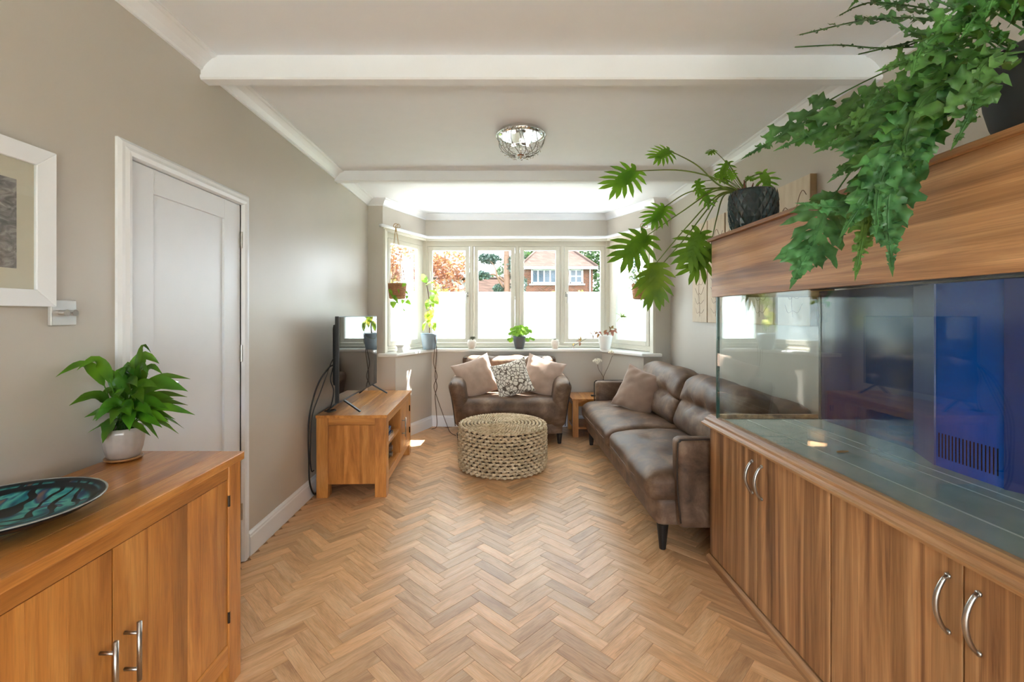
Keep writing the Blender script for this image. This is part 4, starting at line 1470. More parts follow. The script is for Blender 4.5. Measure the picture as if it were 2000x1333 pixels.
for k, y0 in enumerate((2.64, 3.00, 3.335, 3.655, 3.968)):
    y1 = y0 + (.31 if k < 1 else .30)
    a = thing('wall_panel', lab[k], 'wall art', (RX, (y0 + y1) / 2, 1.307), 'tall limed panels along the right wall')
    M().box(RX - .040, y0, 1.307, RX - .001, y1, 2.195).build('board', pside, a, bevel=.002)
    M().box(RX - .0425, y0 + .001, 1.308, RX - .040, y1 - .001, 2.194).build('face', pfm, a, bevel=.001)
    xf_ = RX - .043
    rg = random.Random(20 + k)
    yc = (y0 + y1) / 2
    ln = M()
    ln.tube(crom([(xf_, yc + .012 * math.sin(q * 1.3 + k), 1.36 + q * .075) for q in range(7)], 5), .0014, 4)
    for q in range(5):
        zb = 1.40 + q * .085
        for sgn in (-1, 1):
            ln.tube(crom([(xf_, yc, zb), (xf_, yc + sgn * rg.uniform(.03, .05), zb - .012), (xf_, yc + sgn * rg.uniform(.07, .10), zb + rg.uniform(.015, .05))], 5), .0013, 4)
    ln.tube(crom([(xf_, y0 + .03 + .03 * q, 2.08 + .05 * math.sin(q * 1.15 + k * 1.2) - .012 * q) for q in range(9)], 5), .0022, 4)
    ln.tube(crom([(xf_, y1 - .03, 1.86), (xf_, y1 - .035, 1.92), (xf_, y1 - .03, 1.98), (xf_, y1 - .05, 2.03), (xf_, y1 - .08, 2.05)], 5), .0018, 4)
    ln.build('line_drawing', pline, a, smooth=True)
    em = M()
    for q in range(3):
        r_ = .045 - .013 * q
        em.tube([(xf_, yc + .01 + r_ * math.cos(t), 1.895 + r_ * .8 * math.sin(t)) for t in [math.pi * j / 6 for j in range(7)]], .0035, 5)
    em.build('dark_inlay', pdark, a)

# ---------------------------------------------------------------- ceiling light
lc = V((.130, 3.12, CEIL))
clt = thing('ceiling_light', 'round chrome ceiling light with a bowl of wire twigs and crystal drops', 'ceiling light', lc)
M().lathe([(0, -.030), (.135, -.030), (.150, -.024), (.156, -.012), (.156, 0), (0, 0)], lc, 48).build('ceiling_plate', MT['chrome'], clt, smooth=False)
RR, dep = .166, .165
def bowl_pt(a, t):           # t 0 at the rim, 1 at the bottom
    r_ = RR * math.cos(t * math.pi / 2) ** .8
    return lc + V((r_ * math.cos(a), r_ * math.sin(a), -.022 - dep * math.sin(t * math.pi / 2) * .86))
M().ring([bowl_pt(2 * math.pi * k / 48, 0) for k in range(48)], .0035, 6).build('rim', MT['chrome'], clt, smooth=True)
crystal = N('crystal')
cp_ = crystal.pbr((.97, .97, 1, 1), .02, 0, .8)
cp_.inputs['Transmission Weight'].default_value = .75
cp_.inputs['IOR'].default_value = 1.5
rg = random.Random(4)
dm_ = plain('grey_twig_wire', S(120, 118, 112), .25, 1.0, noise_amt=.05)
for k in range(14):
    a0_ = 2 * math.pi * k / 14
    pts = [bowl_pt(a0_ + .25 * math.sin(t * 3 + k), t) for t in [j / 10 for j in range(10)]]
    rib = M().tube(pts, .0022, 6).build('twig', dm_, clt, smooth=True)
    lm = M()
    for j in (1, 2, 4, 5, 7, 8):
        p_ = pts[j]
        sd = V((-math.sin(a0_), math.cos(a0_), 0)) * (1 if j % 2 else -1)
        e = p_ + sd * .026 * (1 - j * .05) + V((0, 0, .012 if j < 4 else -.006))
        lm.tube([p_, e], .0012, 4)
        d1 = (e - p_).normalized(); d2 = (p_ - lc - V((0, 0, -.02))).normalized(); d3 = d1.cross(d2)
        tip = e + d1 * .020
        q1 = e + d1 * .009
        lm.add([e, q1 + d3 * .007, q1 + d2 * .004, q1 - d3 * .007, q1 - d2 * .004, tip], [(0, 1, 2), (0, 2, 3), (0, 3, 4), (0, 4, 1), (5, 2, 1), (5, 3, 2), (5, 4, 3), (5, 1, 4)])
    lm.build('crystal_leaves', crystal.m, rib)
cr = M().tube([lc, lc + V((0, 0, -.165))], .005, 10)
cr.lathe([(0, -.018), (.006, -.016), (.010, -.008), (.018, 0), (.018, .003), (0, .004)], lc + V((0, 0, -.165)), 20)
cr.build('centre_rod', MT['chrome'], clt, smooth=True)
M().lathe([(0, 0), (.022, .001), (.024, .004), (0, .006)], lc + V((0, 0, -.160)), 20).build('copper_cap', plain('copper', S(176, 112, 74), .25, 1.0, noise_amt=.05), clt, smooth=True)
bulbm = N('lit_bulb')
be = bulbm.n('Emission', Color=(1, .95, .86, 1), Strength=0.35)
bulbm.l(be.outputs[0], bulbm.out.inputs[0])
for k in range(3):
    a = 2 * math.pi * k / 3 + .5
    d = V((math.cos(a), math.sin(a), 0))
    q = lc + V((0, 0, -.075))
    s_ = M().tube([q, q + d * .035], .010, 12).build('bulb_holder', MT['chrome'], clt)
    M().tube([q + d * (.035 + t) for t in (0, .004, .012, .024, .034, .040)], [.006, .009, .012, .012, .008, .002], 12).build('bulb', bulbm.m, s_, smooth=True)
# ================================================================ outside the bay
bounce_paving = plain('pale_paving', S(200, 197, 190), .9, noise_amt=.1, scale=2)  # unseen paving, added pale to bounce light into the room
struct(M().box(-5, -7.5, -.30, 5, REAR - .25, -.24).build('trim_15', bounce_paving), 'unseen pale paving added behind the house to bounce daylight in')
struct(M().box(-7, 6.2, -.30, 8, 9.2, -.24).build('trim_14', bounce_paving), 'unseen pale paving added before the bay to bounce sunlight in')
drive = plain('dark_lawn', S(70, 80, 52), .95, noise_amt=.3, scale=1)
struct(M().box(-60, 6.2, -.35, 60, 90, -.25).box(-60, -60, -.35, 60, REAR - .3, -.25).build('ground', drive), 'dark lawn outside')
def brick_mat(name, bx_=.22, bz_=.075, c1=S(128, 74, 52), c2=S(92, 56, 42), mort=S(150, 130, 112), ax=0):
    n = N(name)
    p = n.pbr(None, 1.0, 0, 0)
    tc = n.n('TexCoord')
    sp = n.n('SeparateXYZ')
    n.l(tc.outputs['Object'], sp.inputs[0])
    ad = n.n('Math', operation='ADD')
    n.l(sp.outputs[0], ad.inputs[0]); n.l(sp.outputs[1], ad.inputs[1])
    cb = n.n('CombineXYZ')
    n.l(ad.outputs[0], cb.inputs[0]); n.l(sp.outputs[2], cb.inputs[1])
    b = n.n('TexBrick', Color1=c1, Color2=c2, Mortar=mort, Scale=1.0)
    b.inputs['Brick Width'].default_value = bx_
    b.inputs['Row Height'].default_value = bz_
    b.inputs['Mortar Size'].default_value = .008
    n.l(cb.outputs[0], b.inputs['Vector'])
    n.l(b.outputs['Color'], p.inputs['Base Color'])
    n.bump(b.outputs['Fac'], p, .3, .01)
    return n.m
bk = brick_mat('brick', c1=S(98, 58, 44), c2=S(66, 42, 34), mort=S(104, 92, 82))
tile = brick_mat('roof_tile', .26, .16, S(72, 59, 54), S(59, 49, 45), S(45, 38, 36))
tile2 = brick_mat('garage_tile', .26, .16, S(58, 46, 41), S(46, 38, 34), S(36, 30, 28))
wfr = plain('white_upvc', S(160, 162, 166), .4, noise_amt=.02)
wgl = plain('far_window_glass', S(60, 70, 80), .08, spec=.3, noise_amt=.1, scale=1.5)
HY = 34.0
def hx(px, Y=HY): return (px - 980) * Y / F
def hz(py, Y=HY): return CAMZ - (py - 615) * Y / F
ho = thing('house', 'brick house with a hipped tile roof beyond the front windows', 'house', (4.2, HY + 3.5, -.25))
wx0, wx1 = hx(1021), hx(1158)
ez = hz(523)
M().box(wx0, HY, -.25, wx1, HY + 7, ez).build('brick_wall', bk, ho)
def roof(m, x0, x1, y0, y1, z, zr, inset, th=.12):
    rx0, rx1, ym_ = x0 + inset, x1 - inset, (y0 + y1) / 2
    v_ = [(x0, y0, z), (x1, y0, z), (x1, y1, z), (x0, y1, z), (rx0, ym_, zr), (rx1, ym_, zr)]
    lo = [(a, b, c - th) for a, b, c in v_[:4]]
    return m.add(v_ + lo, [(0, 1, 5, 4), (1, 2, 5), (2, 3, 4, 5), (3, 0, 4), (6, 7, 1, 0), (7, 8, 2, 1), (8, 9, 3, 2), (9, 6, 0, 3), (9, 8, 7, 6)])
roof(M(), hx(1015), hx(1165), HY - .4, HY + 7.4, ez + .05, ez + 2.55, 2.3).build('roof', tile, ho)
rt = M()
a_, b_ = V((hx(1015) + 2.3, HY + 3.5, ez + 2.57)), V((hx(1165) - 2.3, HY + 3.5, ez + 2.57))
rt.tube([a_, b_], .1, 8)
for c_, e_ in (((hx(1015), HY - .4), a_), ((hx(1165), HY - .4), b_)):
    rt.tube([V((c_[0], c_[1], ez + .07)), e_], .09, 8)
rt.build('ridge_tiles', plain('ridge_tile', S(80, 66, 60), 1.0, spec=0, noise_amt=.1), ho, smooth=True)
gt = M().box(hx(1014), HY - .5, ez - .16, hx(1166), HY - .38, ez + .04)
gt.build('gutter', wfr, ho)
M().tube([(hx(1152), HY - .08, -.2), (hx(1152), HY - .08, ez - .1), (hx(1156), HY - .44, ez - .05)], .05, 8).build('downpipe', wfr, ho)
def far_win(p0, p1, q0, q1, cols, rows=1):
    x0, x1, z1, z0 = hx(p0), hx(p1), hz(q0), hz(q1)
    m = M()
    t = .07
    m.box(x0 - t, HY - .06, z0 - t, x0 + t, HY + .02, z1 + t).box(x1 - t, HY - .06, z0 - t, x1 + t, HY + .02, z1 + t)
    m.box(x0, HY - .06, z0 - t, x1, HY + .02, z0 + t).box(x0, HY - .06, z1 - t, x1, HY + .02, z1 + t)
    for k in range(1, cols):
        xc = x0 + (x1 - x0) * k / cols
        m.box(xc - .05, HY - .05, z0, xc + .05, HY + .02, z1)
    for k in range(1, rows):
        zc = z0 + (z1 - z0) * k / rows
        m.box(x0, HY - .045, zc - .04, x1, HY + .02, zc + .04)
    m.box(x0 - .2, HY - .14, z0 - t - .1, x1 + .2, HY + .02, z0 - t)
    w = m.build('window', wfr, ho)
    for k in range(cols):
        xa = x0 + (x1 - x0) * k / cols
        M().box(xa + .04, HY - .02, z0 + .04, xa + (x1 - x0) / cols - .04, HY - .005, z1 - .04).build('pane', wgl, w)
far_win(1039, 1098, 527, 553, 5)
far_win(1113, 1137, 527, 553, 2, 2)
far_win(1039, 1098, 600, 630, 5)
# low garage to the left of it
GYD = 24.0
gr = thing('garage', 'low building with a brown tiled roof seen in the second front window', 'garage', (-.5, GYD + 2, -.25))
g0, g1 = hx(905, GYD), hx(1012, GYD)
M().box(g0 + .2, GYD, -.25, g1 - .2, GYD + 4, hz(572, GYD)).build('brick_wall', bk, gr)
zt, zb_ = hz(545, GYD + 2), hz(574, GYD)
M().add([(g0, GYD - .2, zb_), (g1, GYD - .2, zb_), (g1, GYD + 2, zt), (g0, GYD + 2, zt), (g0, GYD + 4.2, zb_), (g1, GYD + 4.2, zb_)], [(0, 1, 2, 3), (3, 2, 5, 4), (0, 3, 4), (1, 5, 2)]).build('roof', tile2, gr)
M().tube([(g0, GYD + 2, zt + .02), (g1, GYD + 2, zt + .02)], .08, 8).build('ridge_tiles', plain('garage_ridge', S(56, 46, 42), 1.0, spec=0, noise_amt=.1), gr)
M().beam((g1 - .06, GYD - .2, zb_ + .02), (g1 - .06, GYD + 2, zt + .03), .12, .12).build('barge_board', plain('barge_board_brown', S(96, 72, 60), .7, noise_amt=.1), gr)
# pale house behind the orange bush, left
ph = thing('house', 'pale rendered house glimpsed behind the orange shrub', 'house', (-7.2, 42, -.25))
M().box(-10.5, 40, -.25, -3.6, 46, 4.6).build('rendered_wall', plain('pale_render', S(120, 117, 112), .8, noise_amt=.04), ph)
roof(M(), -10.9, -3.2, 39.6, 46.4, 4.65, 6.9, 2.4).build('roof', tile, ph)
for x in (-9.2, -7.0, -5.0):
    w = M().box(x - .5, 39.94, 2.8, x + .5, 40.02, 4.1).build('window', wfr, ph)
    M().box(x - .42, 39.92, 2.88, x + .42, 39.935, 4.02).build('pane', wgl, w)

def leafball(m, c, R, n, size, rg, flat=1.0):
    for k in range(n):
        d = V((rg.gauss(0, 1), rg.gauss(0, 1), rg.gauss(0, 1))).normalized()
        p = V(c) + V((d.x * R[0], d.y * R[1], d.z * R[2])) * rg.uniform(.55, 1.05)
        a = V((rg.uniform(-1, 1), rg.uniform(-1, 1), rg.uniform(-.6, .6))).normalized()
        b = a.orthogonal().normalized() * flat
        b = Matrix.Rotation(rg.uniform(0, 6.28), 3, a) @ b
        s_ = size * rg.uniform(.6, 1.3)
        m.add([p - a * s_, p + b * s_ * .5, p + a * s_, p - b * s_ * .5], [(0, 1, 2, 3)])
def tree(name, label, base, h, blobs, mat, trunk_r, seed, n=900, size=.12, group=None, cat='tree', branches=()):
    rg = random.Random(seed)
    t = thing(name, label, cat, base, group)
    b = V(base)
    tm = M().tube(crom([b, b + V((.03 * h * .1, 0, h * .35)), b + V((0, 0, h * .7)), b + V((0, 0, h * .92))], 5), [trunk_r * (1 - .045 * k) for k in range(16)], 8)
    for q in branches:
        tm.tube(crom([b + V(x) for x in q], 5), [trunk_r * .36 * (1 - .8 * k / (5 * (len(q) - 1))) for k in range(5 * (len(q) - 1) + 1)], 6)
    tm.build('trunk', MT['stem_brown'], t, smooth=True)
    m = M()
    for (dx, dy, dz, rx_, ry_, rz_) in blobs:
        leafball(m, b + V((dx, dy, dz)), (rx_, ry_, rz_), int(n), size, rg)
    m.build('foliage', mat, t, kind='stuff')
    return t
G1 = leaf_mat('outdoor_green', S(38, 60, 30), S(62, 86, 44), .6, .3, 1.5, glow=0.0)
G2 = leaf_mat('outdoor_conifer', S(38, 58, 50), S(58, 80, 68), .6, .2, 1.5, glow=0.0)
G3 = leaf_mat('outdoor_autumn', S(106, 60, 40), S(132, 92, 58), .6, .45, 2.5, glow=0.0)
G4 = leaf_mat('outdoor_lime', S(104, 124, 36), S(140, 146, 48), .6, .45, 3, glow=0.0)
G5 = leaf_mat('outdoor_olive', S(70, 80, 32), S(104, 98, 48), .6, .45, 2.5, glow=0.0)
# orange shrub with olive shrub below it
tree('autumn_shrub', 'orange leaved shrub filling the left front window', (-2.2, 14, -.25), 3.6, [(0, 0, 2.6, 1.1, .8, .9), (.55, .2, 3.2, .7, .6, .5), (-.9, 0, 3.3, .7, .7, .6), (.3, -.2, 2.2, .9, .6, .5), (-1.6, .1, 2.8, .8, .7, .8)], G3, .05, 3, 650, .075, cat='shrub')
tree('olive_shrub', 'yellow green shrub below the orange leaves', (-1.75, 12.0, -.25), 2.5, [(0, 0, 1.75, .55, .5, .7), (-.7, .2, 1.7, .6, .5, .75), (-1.6, .3, 2.0, .7, .5, .9)], G5, .04, 8, 800, .06, cat='shrub')
tree('autumn_shrub', 'orange and green shrub outside the left side window', (-3.3, 10.4, -.25), 3.4, [(0, 0, 2.4, .8, .6, 1.0), (-.2, 0, 3.2, .7, .6, .5)], G3, .05, 5, 900, .07, cat='shrub')
tree('leafy_shrub', 'green shrub low outside the left side window', (-2.75, 9.3, -.25), 2.4, [(0, 0, 1.6, .5, .5, .9)], G5, .04, 6, 900, .06, cat='shrub')
tree('conifer', 'tall blue green conifer with a bare trunk in the second front window', (.18, 19.5, -.25), 9,
     [(-.75, .2, 4.05, .55, .4, .22), (-1.15, 0, 3.3, .5, .4, .2), (.35, .1, 3.7, .4, .4, .55), (.55, .2, 2.9, .35, .4, .5), (-.5, .2, 5.0, 1.2, .6, .4), (.6, 0, 4.9, .8, .6, .5), (-.2, .2, 2.75, .35, .3, .2)], G2, .17, 12, 520, .085,
     branches=(((0, 0, 2.6), (-.35, -.05, 3.2), (-.5, -.05, 3.7), (-.85, 0, 4.1)), ((0, 0, 3.0), (-.5, 0, 3.35), (-.95, 0, 3.25), (-1.3, 0, 3.35)), ((0, 0, 3.2), (.3, 0, 3.5), (.6, 0, 4.2))))
tree('broadleaf_tree', 'large green tree rising behind the right end of the brick house', (8.4, 46, -.25), 10, [(0, 0, 5.0, 2.4, 2, 2.6), (-2.0, 0, 7.0, 2.0, 2, 1.6), (1.2, 0, 7.3, 2.0, 2, 1.4), (-.2, -2, 2.6, 2.2, 1.5, 1.8)], G1, .3, 21, 1000, .26)
tree('broadleaf_tree', 'green tree behind the left end of the brick house roof', (2.4, 50, -.25), 11, [(0, 0, 6.6, 2.6, 2, 1.9), (-2, 0, 5.2, 1.6, 1.5, 2.2), (1.5, 0, 8.0, 2.2, 2, 1.0)], G1, .3, 22, 700, .26)
tree('conifer', 'blue green conifer outside the right side window', (6.0, 18.5, -.25), 6, [(0, 0, 3.6, .8, .8, 1.3), (.2, 0, 4.9, .8, .6, .7), (-.1, 0, 2.4, .9, .7, .8)], G2, .12, 23, 700, .1)
tree('hedge_plant', 'lime green shrub top showing below the left house window', (1.75, 15.5, -.25), 2.5, [(0, 0, 2.1, .52, .4, .33), (.3, 0, 2.15, .35, .3, .25)], G4, .05, 31, 520, .05, cat='shrub')
tree('hedge_plant', 'lime green shrub top showing below the right house window', (2.75, 16, -.25), 2.4, [(0, 0, 2.0, .34, .3, .5)], G4, .05, 32, 420, .05, cat='shrub')
tree('conifer', 'unseen slim conifer added right of the bay to block the sun', (4.72, 8.5, -.25), 9.6, [(0, 0, 7.0, .80, .9, 2.2), (0, 0, 4.6, .8, .9, 1.6), (0, 0, 9.0, .7, .7, 1.2)], G2, .12, 41, 1300, .16)  # added out of view to keep a sun patch off the floor
fn_ = thing('fence', 'grey timber fence seen low through the right side window', 'fence', (5.0, 14, -.25))
for k in range(14):
    x = 3.6 + k * .2
    M().box(x, 14, -.25, x + .185, 14.03, 2.05 + .02 * (k % 3)).build('fence_board', plain('grey_fence_wood', S(140, 132, 128), .8, noise_amt=.15) if k == 0 else bpy.data.materials['grey_fence_wood'], fn_, tint=tint())
# ================================================================ plants and sill pots
def leaf(m, pts, width, nrm, prof=None, fold=.12, wave=0.0, wf=3.0, nx=2, ns=9, stem=None, seed=0):
    """A leaf blade along the 3-D midrib pts, 'width' is its half width, nrm points out of its face."""
    P, L = resample(crom(pts, 8), ns)
    prof = prof or (lambda t: math.sin(math.pi * min(1, t ** .75)) ** .85)
    rows = []
    nrm = V(nrm)
    for i, p in enumerate(P):
        t = i / ns
        T = (P[min(i + 1, ns)] - P[max(i - 1, 0)]).normalized()
        Sd = T.cross(nrm)
        Sd = Sd.normalized() if Sd.length > 1e-5 else T.orthogonal().normalized()
        Nn = Sd.cross(T).normalized()
        w = max(.0004, width * prof(t))
        row = []
        for j in range(-nx, nx + 1):
            a = j / nx
            row.append(p + Sd * (w * a) + Nn * (abs(a) * w * fold * 2 + wave * w * a * a * math.sin(t * wf * 6.283 + (seed if a > 0 else seed + 2))))
        rows.append(row)
    m.grid(rows)
    if stem:
        spts, r = stem
        m.tube(crom(spts, 6), r, 6)
    return m

def frond(m, pts, b0, W, lobes, seed, nrm=(0, 0, 1), stipe=.0022, thin=False):
    """A fern blade: crinkled finger lobes along a drooping midrib, joined by a narrow wing."""
    rg = random.Random(seed)
    ns = 28
    P, L = resample(crom(pts, 10), 48)
    k0 = int(len(P) * b0)
    m.tube(P[::3] + [P[-1]], stipe, 5)
    B, L2 = resample(P[k0:], ns)
    nrm = V(nrm)
    wing = []
    sp = L2 / lobes
    for i, p in enumerate(B):
        t = i / ns
        T = (B[min(i + 1, ns)] - B[max(i - 1, 0)]).normalized()
        Sd = T.cross(nrm).normalized()
        w = W * (.17 if not thin else .10) * (1 - .5 * t) * min(1, (1 - t) * 6 + .1) * (1 + .25 * math.sin(t * lobes * 6.283))
        wing.append([p + Sd * (w * a) + nrm * (.0012 * abs(a)) for a in (-1, 0, 1)])
    m.grid(wing)
    for q in range(lobes + 1):
        for sd in (-1, 1):
            if thin and rg.random() < .15:
                continue
            t = min(.985, (q + .15 + (.35 if sd > 0 else 0)) / (lobes + .6))
            i = int(t * ns)
            T = (B[min(i + 1, ns)] - B[max(i - 1, 0)]).normalized()
            Sd = T.cross(nrm).normalized() * sd
            Nn = Sd.cross(T).normalized() * (1 if sd < 0 else -1)
            env = (.72 + .5 * math.sin(math.pi * min(1, t * 1.25))) * (1 - .70 * max(0, t - .55) / .45)
            ln = W * env * rg.uniform(.78, 1.15)
            an = math.radians(rg.uniform(52, 72) - 26 * t)
            d = T * math.cos(an) + Sd * math.sin(an)
            o = B[i] - d * (W * .06)
            c1, c2 = rg.uniform(-.10, .22), rg.uniform(-.40, .10)
            path = [o, o + d * (ln * .5) + Nn * (ln * c1), o + d * (ln * .9) + T * (ln * .18) + Nn * (ln * c2)]
            n3 = rg.choice((2.0, 2.6, 3.0))
            p0 = rg.uniform(0, 6.28)
            hw = min(sp * (.52 if not thin else .42), ln * .36) * rg.uniform(.85, 1.15)
            def pf(x, n3=n3, p0=p0):
                return (.62 + .38 * math.sin(math.pi * min(1, x * 1.15))) * (1 + .34 * math.sin(6.283 * n3 * x + p0)) * min(1, (1 - x) * 3.5 + .05)
            leaf(m, path, hw, Nn, pf, fold=rg.uniform(-.1, .2), wave=.75 if not thin else .4, wf=n3 * .8, nx=2, ns=10, seed=rg.uniform(0, 6))
    Te = (B[-1] - B[-3]).normalized()
    leaf(m, [B[-3], B[-1], B[-1] + Te * (W * .35)], W * .13, nrm, lambda x: (1 - x) ** .7 * (.8 + .2 * math.sin(14 * x)), fold=.1, wave=.4, nx=1, ns=7)
    return m

def lobed(m, c, axis, nrm, size, fingers=7, seed=0, spread=1.0, curl=.18, stalk=None, slim=1.0):
    """A deeply fingered philodendron blade: c is where the stalk joins, axis runs to the tip."""
    rg = random.Random(seed)
    c, A = V(c), V(axis).normalized()
    Nn = (V(nrm) - A * A.dot(V(nrm))).normalized()
    B = A.cross(Nn)
    mid = [c + A * (size * t) - Nn * (size * curl * t * t) for t in [k / 8 for k in range(9)]]
    leaf(m, [mid[0], mid[3], mid[6], mid[8]], size * .15, Nn, lambda t: (.55 + .45 * math.sin(math.pi * t)) * min(1, (1 - t) * 3.2), fold=.06, ns=10)
    for sd in (-1, 1):
        for k in range(fingers):
            t0 = .02 + .74 * (k / (fingers - 1)) ** 1.0
            ang = math.radians(150 - 120 * (k / (fingers - 1)) ** .8) * spread
            ln = size * (.50 + .22 * math.sin(math.pi * (k + .9) / (fingers + .6))) * rg.uniform(.88, 1.1)
            if k == 0:
                ln *= .72
            o = c + A * (size * t0) - Nn * (size * curl * t0 * t0)
            d = A * math.cos(ang) + B * (sd * math.sin(ang))
            bend = A * (.16 * ln)
            e = o + d * ln - Nn * (size * curl * (.6 + .5 * rg.random()) * (ln / size)) + bend * .6
            md = o + d * (ln * .5) - Nn * (size * curl * .12)
            leaf(m, [o, md, e], size * .058 * slim * rg.uniform(.9, 1.15), Nn, lambda t: (.75 + .5 * math.sin(math.pi * t)) * min(1, (1 - t) * 4 + .02), fold=.05, ns=7, nx=1)
    # web that joins the fingers around the middle
    rows = []
    for i in range(9):
        t = i / 8
        o = c + A * (size * (t * .92 - .06)) - Nn * (size * curl * t * t)
        w = size * .24 * math.sin(math.pi * (.22 + .66 * t)) ** .8
        rows.append([o + B * (w * a) + A * (abs(a) * w * .12) - Nn * (.0012 + curl * .25 * w * abs(a)) for a in (-1, -.5, 0, .5, 1)])
    m.grid(rows)
    return m

def potlathe(h, r0, r1, r2=None, wall=.007, lip=0.0):     # base radius, widest, rim
    r2 = r2 if r2 is not None else r1
    pr = [(0, 0), (r0 * .96, 0), (r0, .004)]
    for k in range(1, 9):
        t = k / 8
        if r1 > r2 + 1e-4:
            r_ = r0 + (r1 - r0) * math.sin(min(1, t / .6) * math.pi / 2) if t < .6 else r1 + (r2 - r1) * ((t - .6) / .4) ** 1.8
        else:
            r_ = r0 + (r2 - r0) * t ** .85
        pr.append((r_, .004 + (h - .004) * t))
    pr += [(r2 - wall * .4, h + .0015), (r2 - wall, h - .002), (r2 - wall * 1.1, h * .86), (0, h * .86)]
    return pr
def soil(parent, c, r, z):
    return M().lathe([(r, 0), (r * .7, .004), (r * .3, .007), (0, .006)], (c[0], c[1], z), 24).build('soil', MT['soil'], parent, smooth=True)

# ---------------------------------------------------------------- peace lily on the sideboard
pc = V((-1.370, 1.650, SH))
pl = thing('peace_lily', 'peace lily in a ribbed stoneware pot on the oak sideboard', 'potted plant', pc)
def ribbed(r, z, a):
    return r * (1 - .035 * abs(math.sin(a * 7)) ** .5 * min(1, max(0, (z - .01) / .03)))
glaze = plain('stoneware_glaze', S(178, 168, 160), .28, noise_amt=.10, scale=20, coat=.3)
M().lathe([(0, .010), (.044, .010), (.050, .018), (.058, .045), (.0625, .075), (.064, .100), (.063, .118), (.060, .119), (.058, .115), (.056, .10), (0, .10)], pc, 56, ribbed).build('pot', glaze, pl, smooth=True)
M().lathe([(0, .001), (.048, .001), (.056, .006), (.058, .011), (.054, .012), (.048, .0105), (0, .0105)], pc, 40).build('saucer', plain('brown_saucer', S(168, 122, 78), .35, noise_amt=.1), pl, smooth=True)
soil(pl, pc, .056, SH + .10)
GL = leaf_mat('peace_lily_green', S(34, 86, 22), S(74, 132, 34), .30, .28, 9)
tips = [  # tip px, tip py, distance, half width, base lift, arch
    (100, 737, 1.46, .017, .05), (150, 724, 1.50, .017, .05), (135, 793, 1.50, .018, .03), (153, 816, 1.56, .013, .02), (154, 847, 1.57, .017, .02),
    (200, 867, 1.56, .027, .03), (295, 690, 1.64, .009, .05), (311, 711, 1.72, .024, .05), (372, 741, 1.76, .013, .03), (367, 765, 1.66, .027, .04),
    (381, 811, 1.66, .014, .03), (360, 838, 1.70, .014, .03), (349, 848, 1.64, .014, .02), (317, 836, 1.58, .017, .03), (294, 852, 1.54, .014, .02),
    (310, 858, 1.60, .010, .02), (253, 842, 1.55, .020, .04), (367, 792, 1.74, .012, .03), (366, 776, 1.80, .012, .03), (330, 826, 1.62, .015, .03),
    (240, 738, 1.58, .019, .04), (222, 738, 1.62, .020, .03), (268, 756, 1.55, .020, .03), (345, 757, 1.74, .018, .03), (280, 790, 1.53, .019, .04), (195, 800, 1.55, .017, .02),
    (175, 775, 1.62, .016, .03), (330, 800, 1.60, .019, .03), (300, 815, 1.55, .016, .03), (215, 830, 1.53, .018, .04), (285, 735, 1.70, .018, .03), (255, 715, 1.66, .016, .03),
    (232, 775, 1.54, .018, .02), (212, 765, 1.60, .017, .02), (262, 800, 1.57, .016, .02), (340, 780, 1.68, .018, .02)]
_r = random.Random(77)
for k in range(18):
    tips.append((_r.uniform(165, 345), _r.uniform(722, 830), _r.uniform(1.53, 1.74), _r.uniform(.013, .021), _r.uniform(.02, .05)))
for i, (px, py, Y, hw, ar) in enumerate(tips):
    rg = random.Random(100 + i)
    tip = at(px, py, Y)
    tip.x = max(tip.x, LX + .018)
    b = pc + V((rg.uniform(-.025, .025), rg.uniform(-.025, .025), .108))
    d = tip - b
    hor = V((d.x, d.y, 0))
    rise = V((0, 0, max(.05, d.z * .75 + .03 + ar)))
    m1 = b + hor * .28 + rise * .75
    m2 = b + hor * .62 + V((0, 0, max(d.z * .9, .01) + ar * 1.1))
    for q in (m1, m2):
        q.x = max(q.x, LX + .025)
    path = crom([b, m1, m2, tip], 8)
    k = int(len(path) * .30)
    up = V((-d.x * .5, -d.y * .5, .25)) if d.z < .02 else V((.3, -.8, .55))
    m = M()
    hw *= 1.12
    leaf(m, [path[k], path[(k * 3 + len(path)) // 4], path[(k + len(path)) // 2], path[-4], path[-1]], hw, up, lambda t: math.sin(math.pi * t ** .8) ** .9 * (1 - .45 * t ** 3), fold=.10, wave=.10, ns=12, stem=(path[:k + 2], .0017), seed=i)
    g = rg.uniform(.75, 1.25)
    m.build('leaf', GL, pl, smooth=True, tint=(g * rg.uniform(.9, 1.35), g, g * .8))

